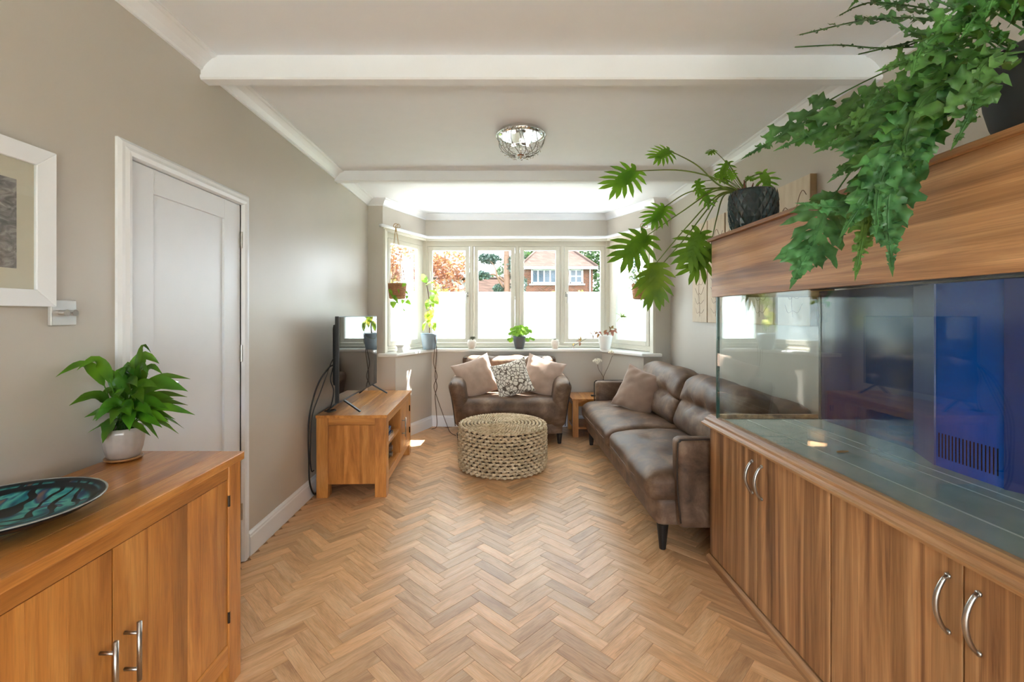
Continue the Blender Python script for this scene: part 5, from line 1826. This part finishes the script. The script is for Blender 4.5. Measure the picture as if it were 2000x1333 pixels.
# ---------------------------------------------------------------- philodendron on the hood
hc = V((1.252, 2.270, 1.790))
ph_ = thing('philodendron', 'fingered philodendron in a dark teal scaled pot on the aquarium hood', 'potted plant', hc)
teal = plain('teal_black_glaze', S(34, 56, 62), .22, noise_amt=.3, scale=30, coat=.5)
M().lathe([(0, 0), (.085, 0), (.094, .008), (.104, .06), (.1075, .11), (.106, .16), (.100, .195), (.096, .200), (.092, .197), (.090, .17), (0, .17)], hc, 44).build('pot', teal, ph_, smooth=True)
sc_ = M()
def prad(z):
    pr = [(0, .0945), (.008, .094), (.06, .104), (.11, .1075), (.16, .106), (.195, .100), (.21, .098)]
    for (z0, r0), (z1, r1) in zip(pr, pr[1:]):
        if z <= z1:
            return r0 + (r1 - r0) * (z - z0) / (z1 - z0)
    return .098
for r_ in range(6):
    z = .004 + r_ * .029
    for k in range(22):
        a = 2 * math.pi * (k + .5 * (r_ % 2)) / 22
        hgt = min(.056, .198 - z)
        def sp_(u, v, o):
            aa = a + u
            r0 = prad(z + v) + o
            return hc + V((math.cos(aa) * r0, math.sin(aa) * r0, z + v))
        sc_.add([sp_(0, 0, .0005), sp_(.135, hgt * .45, .0005), sp_(0, hgt, .006), sp_(-.135, hgt * .45, .0005), sp_(0, hgt * .45, .0075)], [(0, 1, 4), (1, 2, 4), (2, 3, 4), (3, 0, 4)])
sc_.build('pot_scales', teal, ph_, smooth=False, kind='stuff')
M().lathe([(0, -.0), (.098, -.0), (.104, .006), (.100, .008), (0, .004)], hc + V((0, 0, .0)), 40).build('saucer', plain('white_saucer', S(214, 210, 204), .4, noise_amt=.03), ph_, smooth=True)
soil(ph_, hc, .09, hc.z + .172)
GP = leaf_mat('philodendron_green', S(70, 126, 26), S(116, 168, 44), .32, .34, 7)
crown_ = hc + V((-.03, -.01, .20))
ct = M()
for k in range(9):
    rg = random.Random(50 + k)
    a = rg.uniform(0, 6.28)
    ct.tube(crom([hc + V((0, 0, .17)), crown_ + V((.03 * math.cos(a), .03 * math.sin(a), .0)), crown_ + V((.05 * math.cos(a) , .05 * math.sin(a), rg.uniform(.0, .05)))], 5), [.010 - .0008 * q for q in range(11)], 6)
ct.build('crown_stub', plain('brown_husk', S(112, 62, 38), .7, noise_amt=.3, scale=60), ph_, smooth=True)
# joint px, py, distance | tip px, py, distance | way points of the stalk | size tint
PH = [
    (1240, 334, 2.45, 1192, 366, 2.40, [(1400, 350, 2.33), (1330, 333, 2.40)], .150, 1.15, (-.3, -1, .2)),
    (1307, 294, 2.55, 1281, 306, 2.50, [(1405, 362, 2.35), (1360, 322, 2.45)], .105, 1.05, (-.4, -1, .1)),
    (1395, 294, 2.42, 1383, 299, 2.40, [(1440, 355, 2.30), (1418, 318, 2.36)], .04, .9, (-.3, -.8, .5)),
    (1421, 318, 2.34, 1405, 343, 2.33, [(1445, 356, 2.28), (1432, 334, 2.30)], .072, .9, (-.8, -.8, .1)),
    (1490, 338, 2.30, 1503, 364, 2.26, [(1452, 362, 2.27), (1468, 345, 2.29)], .080, 1.15, (-.4, -1, .1)),
    (1297, 405, 2.60, 1270, 436, 2.56, [(1405, 368, 2.36), (1345, 376, 2.50)], .115, 1.1, (-.35, -1, .25)),
    (1262, 462, 2.68, 1216, 503, 2.62, [(1400, 372, 2.36), (1330, 415, 2.54)], .190, .72, (-.35, -1, .25)),
    (1280, 516, 2.66, 1276, 590, 2.60, [(1405, 380, 2.38), (1340, 445, 2.54)], .185, .85, (-.5, -1, .1)),
    (1283, 528, 2.70, 1262, 560, 2.66, [(1405, 384, 2.40), (1336, 468, 2.58)], .110, .75, (-.2, -1, .3)),
    (1367, 456, 2.62, 1345, 505, 2.60, [(1412, 378, 2.40), (1388, 412, 2.52)], .165, .72, (-.35, -1, .3)),
    (1387, 488, 2.70, 1352, 525, 2.68, [(1416, 380, 2.42), (1400, 425, 2.58)], .165, .68, (-.3, -1, .3)),
    (1362, 356, 2.42, 1365, 376, 2.41, [(1420, 352, 2.32), (1390, 352, 2.38)], .055, 1.0, (-.9, -.6, .1)),
    (1372, 376, 2.44, 1384, 395, 2.42, [(1420, 366, 2.34), (1392, 370, 2.40)], .070, 1.2, (-.5, -.8, .2)),
    (1402, 342, 2.36, 1416, 348, 2.34, [(1428, 358, 2.31)], .045, 1.0, (-.6, -.8, .4)),
    (1424, 336, 2.30, 1430, 346, 2.28, [(1436, 356, 2.28)], .04, 1.1, (-.6, -.8, .4)),
    (1460, 346, 2.24, 1468, 349, 2.22, [(1457, 362, 2.25)], .03, 1.0, (-.3, -.8, .6)),
]
for i, (jx, jy, jY, ex, ey, eY, way, size, g, nr) in enumerate(PH):
    j, e = at(jx, jy, jY), at(ex, ey, eY)
    pts = [crown_ + V((random.uniform(-.015, .015), random.uniform(-.015, .015), -.02))] + [at(*w) for w in way] + [j]
    cp2 = crom(pts, 8)
    st = M().tube(cp2, [.0052 - .0026 * k / (len(cp2) - 1) for k in range(len(cp2))] if size > .06 else .0018, 7).build('stalk', MT['stem_green'], ph_, smooth=True, tint=g)
    m = M()
    lobed(m, j, e - j, nr, size * 1.12, 7 if size > .09 else 5, seed=i, spread=.58 if i in (7, 8) else .86, curl=.16, slim=1.0 if size > .06 else 1.6)
    yl = 1.45 if i in (7,) else 1.0
    m.build('leaf', GP, st, smooth=True, tint=(g * yl, g, g * .9))

# ---------------------------------------------------------------- big fern at the near end of the hood
fc = V((1.325, 1.095, 1.790))
fe = thing('potted_fern', 'large blue green fern spilling from a round charcoal pot on the aquarium hood', 'potted plant', fc)
M().lathe([(0, 0), (.078, 0), (.086, .006), (.106, .06), (.117, .11), (.120, .15), (.116, .19), (.104, .228), (.100, .233), (.095, .230), (.098, .2), (0, .2)], fc, 56).build('pot', plain('charcoal_pot', S(52, 54, 56), .62, noise_amt=.06, scale=30), fe, smooth=True)
soil(fe, fc, .094, fc.z + .202)
GF = leaf_mat('fern_green', S(46, 92, 50), S(104, 148, 92), .34, .26, 16)
fcr = fc + V((-.02, 0, .225))
FR = [  # path (px, py, distance), where the blade starts, half width, lobes, tint, face
    ([(1850, 42, 1.20), (1700, 38, 1.35), (1562, 68, 1.50)], .42, .046, 9, (.62, .72, .85), (-.2, -.5, .8)),
    ([(1900, 90, 1.20), (1720, 94, 1.35), (1640, 88, 1.45), (1553, 92, 1.50)], .55, .013, 8, (.6, .7, .75), (0, -.3, 1)),
    ([(1850, 62, 1.20), (1780, 82, 1.30), (1677, 106, 1.40)], .50, .026, 7, (.55, .7, .7), (-.1, -.6, .8)),
    ([(1920, 76, 1.12), (1846, 92, 1.10), (1728, 134, 1.14)], .46, .055, 6, (.85, .95, .7), (-.3, -1, .3)),
    ([(1850, 100, 1.20), (1730, 140, 1.35), (1605, 205, 1.50), (1540, 255, 1.56), (1457, 306, 1.60)], .62, .052, 4, (.72, .9, .8), (-.5, -.8, .4)),
    ([(1920, 112, 1.15), (1800, 145, 1.20), (1700, 190, 1.30), (1640, 235, 1.38), (1527, 288, 1.45)], .52, .066, 6, (.85, 1.05, .75), (-.5, -.8, .4)),
    ([(1920, 110, 1.12), (1800, 190, 1.15), (1690, 300, 1.25), (1618, 400, 1.38), (1590, 470, 1.40), (1552, 546, 1.40)], .66, .092, 8, (.62, .9, .82), (-.75, -.65, .15)),
    ([(1920, 115, 1.10), (1830, 180, 1.12), (1745, 290, 1.18), (1700, 390, 1.22), (1685, 470, 1.24), (1673, 532, 1.24)], .42, .064, 10, (1.0, 1.02, .55), (-.8, -.6, .1)),
    ([(1940, 115, 1.08), (1850, 180, 1.10), (1765, 300, 1.12), (1735, 400, 1.15), (1742, 522, 1.18)], .45, .068, 9, (.62, .85, .85), (-.8, -.6, .1)),
    ([(1930, 120, 1.02), (1905, 190, 1.02), (1892, 230, 1.02), (1866, 278, 1.04)], .35, .050, 5, (.8, .85, .6), (-.7, -.7, .1)),
    ([(1960, -10, 1.02), (1900, -5, 1.02), (1842, 42, 1.02)], .30, .048, 6, (.8, 1.0, .65), (-.4, -1, .2)),
    ([(1850, -20, 1.25), (1700, -15, 1.35), (1664, 10, 1.38)], .62, .034, 5, (.7, .85, .6), (-.3, -1, .4)),
    ([(1900, 60, 1.2), (1820, 20, 1.30), (1700, 5, 1.42), (1640, 30, 1.48)], .5, .036, 8, (.6, .75, .8), (-.1, -.6, .8)),
    ([(1900, 55, 1.1), (1840, 75, 1.12), (1780, 62, 1.16), (1742, 36, 1.2)], .35, .045, 6, (.6, .8, .7), (-.2, -.7, .6)),
    ([(1910, 100, 1.12), (1800, 160, 1.18), (1690, 250, 1.28), (1605, 292, 1.36)], .52, .062, 7, (.8, 1.0, .75), (-.55, -.8, .4)),
    ([(1910, 110, 1.12), (1800, 180, 1.16), (1700, 290, 1.24), (1632, 345, 1.30)], .50, .066, 7, (.7, .95, .8), (-.6, -.75, .3)),
    ([(1910, 110, 1.10), (1810, 190, 1.14), (1720, 320, 1.20), (1660, 400, 1.24), (1566, 398, 1.30)], .62, .045, 7, (.6, .9, .85), (-.5, -.8, .4)),
    ([(1920, 120, 1.10), (1830, 190, 1.12), (1730, 330, 1.16), (1650, 450, 1.20)], .45, .070, 9, (.72, .95, .75), (-.75, -.65, .2)),
    ([(1930, 120, 1.08), (1850, 170, 1.09), (1770, 260, 1.12), (1720, 360, 1.15), (1712, 440, 1.16)], .40, .068, 9, (.68, .92, .8), (-.8, -.6, .15)),
    ([(1930, 115, 1.08), (1850, 160, 1.10), (1790, 230, 1.14), (1760, 330, 1.16), (1765, 420, 1.16)], .40, .060, 8, (.55, .8, .6), (-.85, -.5, .1)),
    ([(1920, 105, 1.10), (1840, 140, 1.15), (1760, 190, 1.20), (1690, 215, 1.26), (1668, 260, 1.28)], .45, .062, 7, (.9, 1.08, .7), (-.5, -.8, .4)),
    ([(1930, 110, 1.06), (1870, 150, 1.08), (1800, 200, 1.10), (1770, 280, 1.11), (1782, 335, 1.11)], .38, .060, 7, (.7, .8, .5), (-.8, -.6, .1)),
    ([(1930, 105, 1.06), (1860, 130, 1.10), (1800, 150, 1.14), (1735, 170, 1.18), (1700, 205, 1.20)], .42, .052, 7, (.85, 1.0, .7), (-.4, -.9, .4)),
    ([(1940, 60, 1.04), (1900, 40, 1.03), (1860, 50, 1.04), (1800, 95, 1.06), (1782, 140, 1.06)], .35, .050, 7, (.7, .9, .6), (-.5, -.85, .3)),
    ([(2000, 10, 1.02), (1960, -5, 1.0), (1915, 20, 1.0), (1885, 62, 1.0)], .25, .040, 6, (.65, .9, .55), (-.4, -1, .2)),
    ([(2010, -10, 1.0), (1985, -30, .98), (1950, -20, .97), (1930, 20, .97)], .20, .040, 6, (.72, 1.0, .6), (-.3, -1, .2)),
    ([(2030, -10, 1.0), (2015, -35, .98), (1990, -20, .96), (1978, 25, .96)], .20, .036, 6, (.7, .95, .55), (-.3, -1, .2)),
    ([(1920, 60, 1.15), (1870, 20, 1.2), (1800, -5, 1.26), (1730, 12, 1.30)], .4, .040, 8, (.6, .75, .75), (-.2, -.8, .5)),
    ([(1905, 110, 1.12), (1815, 175, 1.16), (1735, 270, 1.22), (1668, 330, 1.27)], .45, .064, 8, (.64, .9, .85), (-.6, -.7, .4)),
    ([(1925, 118, 1.1), (1850, 180, 1.12), (1788, 290, 1.13), (1752, 372, 1.14)], .42, .056, 7, (.5, .72, .5), (-.85, -.5, .1)),
    ([(1925, 105, 1.1), (1840, 150, 1.14), (1765, 225, 1.19), (1712, 300, 1.22), (1700, 345, 1.22)], .45, .066, 7, (.78, 1.0, .72), (-.65, -.7, .3)),
    ([(1925, 108, 1.08), (1860, 150, 1.1), (1812, 215, 1.11), (1806, 262, 1.11)], .38, .055, 6, (.6, .85, .6), (-.7, -.7, .1)),
]
for i, (pp, b0, W, lo, g, nr) in enumerate(FR):
    rg = random.Random(300 + i)
    pts = [fcr + V((rg.uniform(-.04, .03), rg.uniform(-.04, .04), -.02))] + [at(*q) for q in pp]
    for q in pts[1:]:
        if q.z < 1.82 and q.x > HX - .045:
            q.x = HX - .045
    m = frond(M(), pts, b0, W * (1.12 if W > .04 else 1.3), lo if W < .03 else max(4, int(lo * 1.25)), 300 + i, nr, thin=W < .05 and i not in (9,))
    m.build('frond', GF, fe, smooth=True, tint=tuple(x * 1.15 for x in g))

# ---------------------------------------------------------------- hanging baskets
def woven_pot(name, c, r, h, parent):
    wk = bpy.data.materials.get('wicker_pot') or plain('wicker_pot', S(176, 128, 90), .75, noise_amt=.2, scale=70, bump=.4, bscale=60)
    m = M()
    m.lathe([(0, 0), (r * .80, 0), (r * .86, .008), (r * .97, h * .55), (r, h), (r - .008, h), (r - .012, h * .85), (0, h * .85)], c, 36)
    for k in range(11):
        z = .012 + (h - .016) * k / 10
        rr = r * (.84 + .16 * (z / h) ** .8)
        m.ring([V(c) + V((rr * math.cos(2 * math.pi * q / 36), rr * math.sin(2 * math.pi * q / 36), z + .0015 * math.sin(q * math.pi))) for q in range(36)], .0065, 5)
    o = m.build('pot', wk, parent, smooth=True)
    return o
jute = plain('jute_string', S(178, 144, 96), .8, noise_amt=.2, scale=80)
def hanger(parent, c, r, h, top):
    m = M()
    top = V(top)
    for k in range(4):
        a = math.pi / 4 + k * math.pi / 2
        rim = V(c) + V((r * 1.02 * math.cos(a), r * 1.02 * math.sin(a), h))
        low = V(c) + V((r * .8 * math.cos(a), r * .8 * math.sin(a), -.002))
        kn = rim.lerp(top, .52) + V((.006 * math.cos(a), .006 * math.sin(a), 0))
        m.tube([top, top.lerp(kn, .5), kn, rim, low, V(c) + V((0, 0, -.004))], .0024, 5)
    m.tube([top - V((0, 0, .06)), top], .005, 6)
    m.ring([top + V((.024 * math.cos(t), 0, .022 * math.sin(t) + .004)) for t in [2 * math.pi * q / 20 for q in range(20)]], .0038, 6)
    m.tube(crom([top, top + V((.035, -.01, .02)), top + V((.05, -.012, -.015)), top + V((.02, -.01, -.02))], 5), .003, 5)
    m.build('jute_hanger', jute, parent, smooth=True)
GV = leaf_mat('pothos_green', S(104, 160, 40), S(150, 196, 66), .35, .45, 20)
hl = V((-1.137, 4.955, 1.548))
hb_ = thing('hanging_pothos', 'trailing pothos in a wicker pot hung from the curtain rail left of the bay', 'hanging plant', hl)
woven_pot('pot', hl, .096, .165, hb_)
hanger(hb_, hl, .096, .165, (-1.148, 4.93, 2.335))
soil(hb_, hl, .082, hl.z + .142)
HL = lambda px, py, dy=0: at(px, py, 4.90 + dy)
vines = [[(766, 562), (770, 580), (775, 592), (781, 600), (795, 610), (803, 628), (806, 642), (801, 657), (784, 661), (779, 640), (780, 628), (790, 612)],
         [(789, 565), (795, 572), (797, 582), (793, 593), (789, 602), (780, 615), (770, 625), (766, 628), (764, 612)],
         [(762, 565), (766, 575), (771, 590), (777, 592), (784, 594)]]
for vn in vines:
    M().tube(crom([hl + V((0, -.05, .15))] + [HL(a, b) for a, b in vn], 6), .0022, 5).build('vine', MT['stem_green'], hb_, smooth=True)
def ovate(t):
    return math.sin(math.pi * t ** .62) ** .8 * (1 - .25 * t)
for i, (ax, ay, bx2, by2, hw, g) in enumerate([(762, 564, 766, 580, .022, 1.0), (767, 572, 774, 590, .026, 1.05), (769, 589, 768, 603, .034, .95), (788, 586, 786, 594, .022, 1.25), (793, 588, 803, 596, .026, 1.2),
                                            (790, 553, 791, 560, .020, 1.0), (792, 570, 797, 576, .014, .8), (796, 578, 794, 585, .016, .7), (789, 605, 790, 609, .010, 1.0), (777, 560, 780, 575, .010, 1.1), (770, 578, 778, 594, .020, .9), (790, 555, 786, 562, .016, 1.0)]):
    a, b = HL(ax, ay, -.015), HL(bx2, by2, -.035)
    m = leaf(M(), [a, a.lerp(b, .5) + V((0, -.012, .006)), b], hw, (.2, -1, .3), ovate, fold=.12, ns=8, seed=i)
    m.build('leaf', GV, hb_, smooth=True, tint=g)

hr = V((1.512, 4.955, 1.545))
hs = thing('hanging_spider_plant', 'spider plant in a wicker pot hung right of the bay window', 'hanging plant', hr)
woven_pot('pot', hr, .092, .165, hs)
hanger(hs, hr, .092, .165, (1.522, 4.925, 2.335))
soil(hs, hr, .080, hr.z + .142)
GS = leaf_mat('spider_plant_green', S(124, 150, 76), S(186, 200, 130), .4, .45, 25)
for k in range(26):
    rg = random.Random(700 + k)
    a = rg.uniform(0, 6.283)
    ln = rg.uniform(.12, .24)
    d = V((math.cos(a), math.sin(a) * .55 - .2, 0))
    b = hr + V((d.x * .03, d.y * .03, .15))
    hi = rg.uniform(.08, .22)
    e = b + d * ln + V((0, 0, hi - .12))
    m = leaf(M(), [b, b + d * ln * .35 + V((0, 0, hi * .8)), b + d * ln * .75 + V((0, 0, hi * .75)), e], .0055, V((0, 0, 1)) - d * .3, lambda t: min(1, .5 + t * 2) * min(1, (1 - t) * 3), fold=.25, ns=8, nx=1)
    m.build('leaf', GS, hs, smooth=True, tint=rg.uniform(.8, 1.1))
run = M().tube(crom([hr + V((-.02, -.03, .16)), at(1222, 545, 4.88), at(1212, 575, 4.86), at(1213, 612, 4.86)], 8), .0014, 5).build('runner', MT['stem_green'], hs, smooth=True)
by_ = M()
bc = at(1213, 620, 4.86)
for k in range(11):
    rg = random.Random(760 + k)
    a = rg.uniform(0, 6.283)
    d = V((math.cos(a), -.2, math.sin(a) * .9 - .1)).normalized()
    leaf(by_, [bc, bc + d * .03 + V((0, 0, .01)), bc + d * rg.uniform(.05, .08)], .004, (0, -1, .2), lambda t: min(1, .5 + t * 2) * min(1, (1 - t) * 3), fold=.2, ns=5, nx=1)
by_.build('plantlet', GS, run, smooth=True, tint=1.1)

# ---------------------------------------------------------------- pots along the sill
SZ = .957
def sill_pot(name, label, cat, px, Y, h, r0, r1, r2, mat, soil_=True):
    c = V(((px - 980) * Y / F, Y, SZ))
    t = thing(name, label, cat, c)
    M().lathe(potlathe(h, r0, r1, r2), c, 40).build('pot', mat, t, smooth=True)
    if soil_:
        soil(t, c, r2 * .90, SZ + h * .865)
    return t, c
# rubber plant
rp_, rc_ = sill_pot('rubber_plant', 'variegated rubber plant in a blue grey pot at the left corner of the sill', 'potted plant', 838.5, 5.50, .195, .076, .104, .104, plain('blue_grey_pot', S(122, 138, 150), .4, noise_amt=.03))
GR = leaf_mat('rubber_plant_leaf', S(96, 136, 40), S(150, 176, 66), .3, .40, 12, blotch=S(226, 220, 140))
RP = lambda px, py, dy=0: at(px, py, 5.48 + dy)
M().tube(crom([rc_ + V((0, 0, .15)), RP(839, 640), RP(838, 622), RP(841, 604), RP(838, 583), RP(834, 560), RP(829, 545)], 6), [.009 - .0001 * k for k in range(37)], 7).build('trunk', MT['stem_brown'], rp_, smooth=True)
for i, (ax, ay, bx2, by2, hw, g, nr) in enumerate([(833, 553, 823, 535, .042, (.62, .85, .9), (-.2, -1, .1)), (831, 558, 850, 553, .024, (1.1, 1.1, 1), (0, -.8, .9)), (838, 568, 859, 580, .026, (1.25, 1.15, .9), (.3, -.8, .7)),
                                                 (841, 577, 857, 596, .050, (.8, .92, .8), (.1, -1, .2)), (839, 584, 834, 606, .036, (.95, 1.05, .9), (-.3, -1, .1)), (842, 592, 848, 602, .026, (.9, 1, .8), (.4, -1, .1)),
                                                 (839, 607, 836, 632, .046, (1.15, 1.1, .6), (-.1, -1, .1)), (840, 614, 839, 641, .026, (1.35, 1.2, .6), (-.2, -1, .1)), (845, 624, 849, 648, .036, (.9, 1.02, .8), (.5, -1, .1)), (833, 627, 826, 648, .026, (1.2, 1.2, .9), (-.6, -1, .1)),
                                                 (843, 600, 845, 622, .030, (1.3, 1.18, .7), (.3, -1, .1))]):
    a, b = RP(ax, ay, -.02), RP(bx2, by2, -.07)
    m = leaf(M(), [a, a.lerp(b, .5) + V((0, -.02, .015)), b], hw, nr, lambda t: math.sin(math.pi * t ** .85) ** .8, fold=.14, ns=9, stem=([RP((ax + 839) / 2, ay), a], .0022), seed=i)
    m.build('leaf', GR, rp_, smooth=True, tint=g)
M().tube([RP(843, 575, .02), RP(841, 530, .02)], .004, 6).build('support_cane', plain('white_cane', S(224, 222, 214), .5, noise_amt=.03), rp_)
speck = plain('speckled_white_ceramic', S(224, 216, 206), .45, noise_amt=.08, scale=60)
# succulent
su, c_ = sill_pot('succulent', 'dusky succulent in a round white pot on the sill above the loveseat', 'potted plant', 921.5, 5.60, .105, .040, .056, .046, speck)
GU = leaf_mat('succulent_leaf', S(96, 92, 96), S(138, 124, 128), .5, .15, 30)
for k in range(26):
    rg = random.Random(800 + k)
    a = k * 2.4
    r_ = .006 + .0013 * k
    d = V((math.cos(a), math.sin(a), 1.3 - k * .05)).normalized()
    b = c_ + V((0.012 + .2 * r_ * math.cos(a), .2 * r_ * math.sin(a), .118))
    leaf(M(), [b, b + d * .022, b + d * .044], .010, V((0, 0, 1)) - d * .3, lambda t: math.sin(math.pi * (.2 + .8 * t)) ** .7, fold=.3, ns=5, nx=1).build('leaf', GU, su, smooth=True, tint=rg.uniform(.8, 1.2))
M().tube([c_ + V((0.01, 0, .08)), c_ + V((.012, 0, .125))], .006, 6).build('stem', MT['stem_brown'], su, smooth=True)
# pilea
pi_, c_ = sill_pot('pilea', 'round leaved pilea in a dark grey pot in the middle of the sill', 'potted plant', 1014.5, 5.60, .150, .052, .082, .082, plain('slate_pot', S(82, 86, 92), .4, noise_amt=.04))
GI = leaf_mat('pilea_leaf', S(96, 150, 40), S(140, 186, 60), .3, .4, 20)
for k in range(36):
    rg = random.Random(840 + k)
    a = k * 2.39996
    q = math.sqrt((k + 1) / 36)
    e = c_ + V((math.cos(a) * .155 * q + .012, math.sin(a) * .09 * q - .02, .165 + .10 * (1 - q * q) + rg.uniform(-.03, .02)))
    if k > 28:
        e.z -= .05
    nr = V((math.cos(a) * .5 * q, -.8, .6))
    m = M()
    rr = rg.uniform(.020, .032)
    A = V((math.cos(a), -.2, -.5)).normalized()
    leaf(m, [e - A * rr, e, e + A * rr], rr, nr, lambda t: math.sqrt(max(0, 1 - (2 * t - 1) ** 2)), fold=.08, ns=8, stem=([c_ + V((0, 0, .13)), c_.lerp(e, .6) + V((0, 0, .10)), e], .0014))
    m.build('leaf', GI, pi_, smooth=True, tint=(1.35, 1.25, .5) if k in (33, 35) else rg.uniform(.8, 1.1))
# small empty pot
se, c_ = sill_pot('plant_pot', 'small cream pot holding a tiny dry stub on the sill right of the pilea', 'plant pot', 1084, 5.60, .110, .034, .048, .040, speck)
M().rbox(c_ + V((0, 0, .112)), (.016, .016, .014), .013, 6).build('dry_stub', plain('grey_green_stub', S(120, 122, 104), .8, noise_amt=.3, scale=80), se, smooth=True)
# tradescantia
tr, c_ = sill_pot('tradescantia', 'purple tradescantia trailing from a glossy white pot at the right end of the sill', 'potted plant', 1182, 5.52, .165, .060, .090, .090, plain('white_glazed_pot', S(238, 238, 236), .2, noise_amt=.01))
GT = leaf_mat('tradescantia_leaf', S(116, 52, 72), S(176, 78, 92), .4, .4, 20)
TP = lambda px, py, dy=0: at(px, py, 5.46 + dy)
M().tube(crom([c_ + V((-.02, 0, .15)), TP(1170, 650), TP(1157, 655), TP(1146, 661), TP(1134, 668), TP(1119, 677)], 6), .003, 6).build('trailing_stem', MT['stem_brown'], tr, smooth=True)
M().tube(crom([c_ + V((.02, 0, .15)), TP(1190, 648), TP(1196, 640), TP(1202, 645)], 6), .003, 6).build('stem', MT['stem_brown'], tr, smooth=True)
for i, (ax, ay, bx2, by2, hw, g) in enumerate([(1118, 676, 1124, 671, .008, .6), (1118, 678, 1121, 681, .006, .5), (1133, 668, 1128, 660, .012, .8), (1134, 667, 1133, 656, .012, .7), (1133, 669, 1132, 677, .012, .9), (1132, 668, 1125, 667, .010, .7),
                                               (1157, 655, 1150, 650, .008, .6), (1158, 655, 1158, 663, .008, .6), (1168, 650, 1162, 654, .016, .9), (1168, 650, 1175, 653, .016, 1.0), (1170, 652, 1166, 661, .014, .9), (1163, 652, 1158, 646, .008, .5),
                                               (1180, 652, 1186, 645, .018, .9), (1190, 648, 1200, 650, .018, 1.1), (1192, 646, 1189, 638, .016, .5), (1195, 642, 1199, 637, .016, .6), (1196, 646, 1206, 652, .014, 1.0), (1194, 648, 1197, 658, .018, 1.3), (1186, 650, 1180, 654, .014, 1.0), (1183, 650, 1188, 655, .014, 1.1), (1200, 642, 1203, 648, .014, 1.0)]):
    a, b = TP(ax, ay), TP(bx2, by2, -.03)
    leaf(M(), [a, a.lerp(b, .5) + V((0, -.006, .008)), b], hw, (.1, -.8, .6), lambda t: math.sin(math.pi * t ** .8) ** .9, fold=.2, ns=6, nx=1).build('leaf', GT, tr, smooth=True, tint=g)
# white burner on the sunny left end of the sill
wc = V((-1.125, 5.04, SZ))
wbn = thing('ceramic_ornament', 'small white ceramic ornament in full sun on the left end of the sill', 'ornament', wc)
wm = plain('white_ceramic', S(240, 238, 232), .25, noise_amt=.01)
M().lathe([(0, 0), (.036, 0), (.038, .006), (.030, .03), (.034, .055), (.030, .058), (.024, .03), (0, .02)], wc, 28).build('base', wm, wbn, smooth=True)
M().lathe([(0, .054), (.030, .056), (.044, .068), (.047, .082), (.043, .082), (.03, .070), (0, .066)], wc, 28).build('dish', wm, wbn, smooth=True)

# cords hanging from the sill into the corner
cable('cord', 'brown cord dropping straight from the blue grey pot to the floor', [RP(850, 655, -.03), RP(851, 668, -.03), (-.795, 5.535, .985), (-.790, 5.520, .93), (-.800, 5.545, .80), (-.815, 5.560, .62), (-.790, 5.555, .50), (-.815, 5.56, .38), (-.80, 5.555, .20), (-.79, 5.53, .02), (-.84, 5.45, .005)], .0042, MT['cord'])
cable('cord', 'second brown cord crossing the first and running along the floor to the loveseat', [RP(847, 676, -.03), (-.82, 5.51, .975), (-.815, 5.505, .93), (-.83, 5.545, .78), (-.79, 5.560, .62), (-.83, 5.565, .50), (-.79, 5.56, .36), (-.73, 5.54, .20), (-.66, 5.45, .06), (-.60, 5.30, .006), (-.52, 5.15, .005)], .0038, MT['cord'])
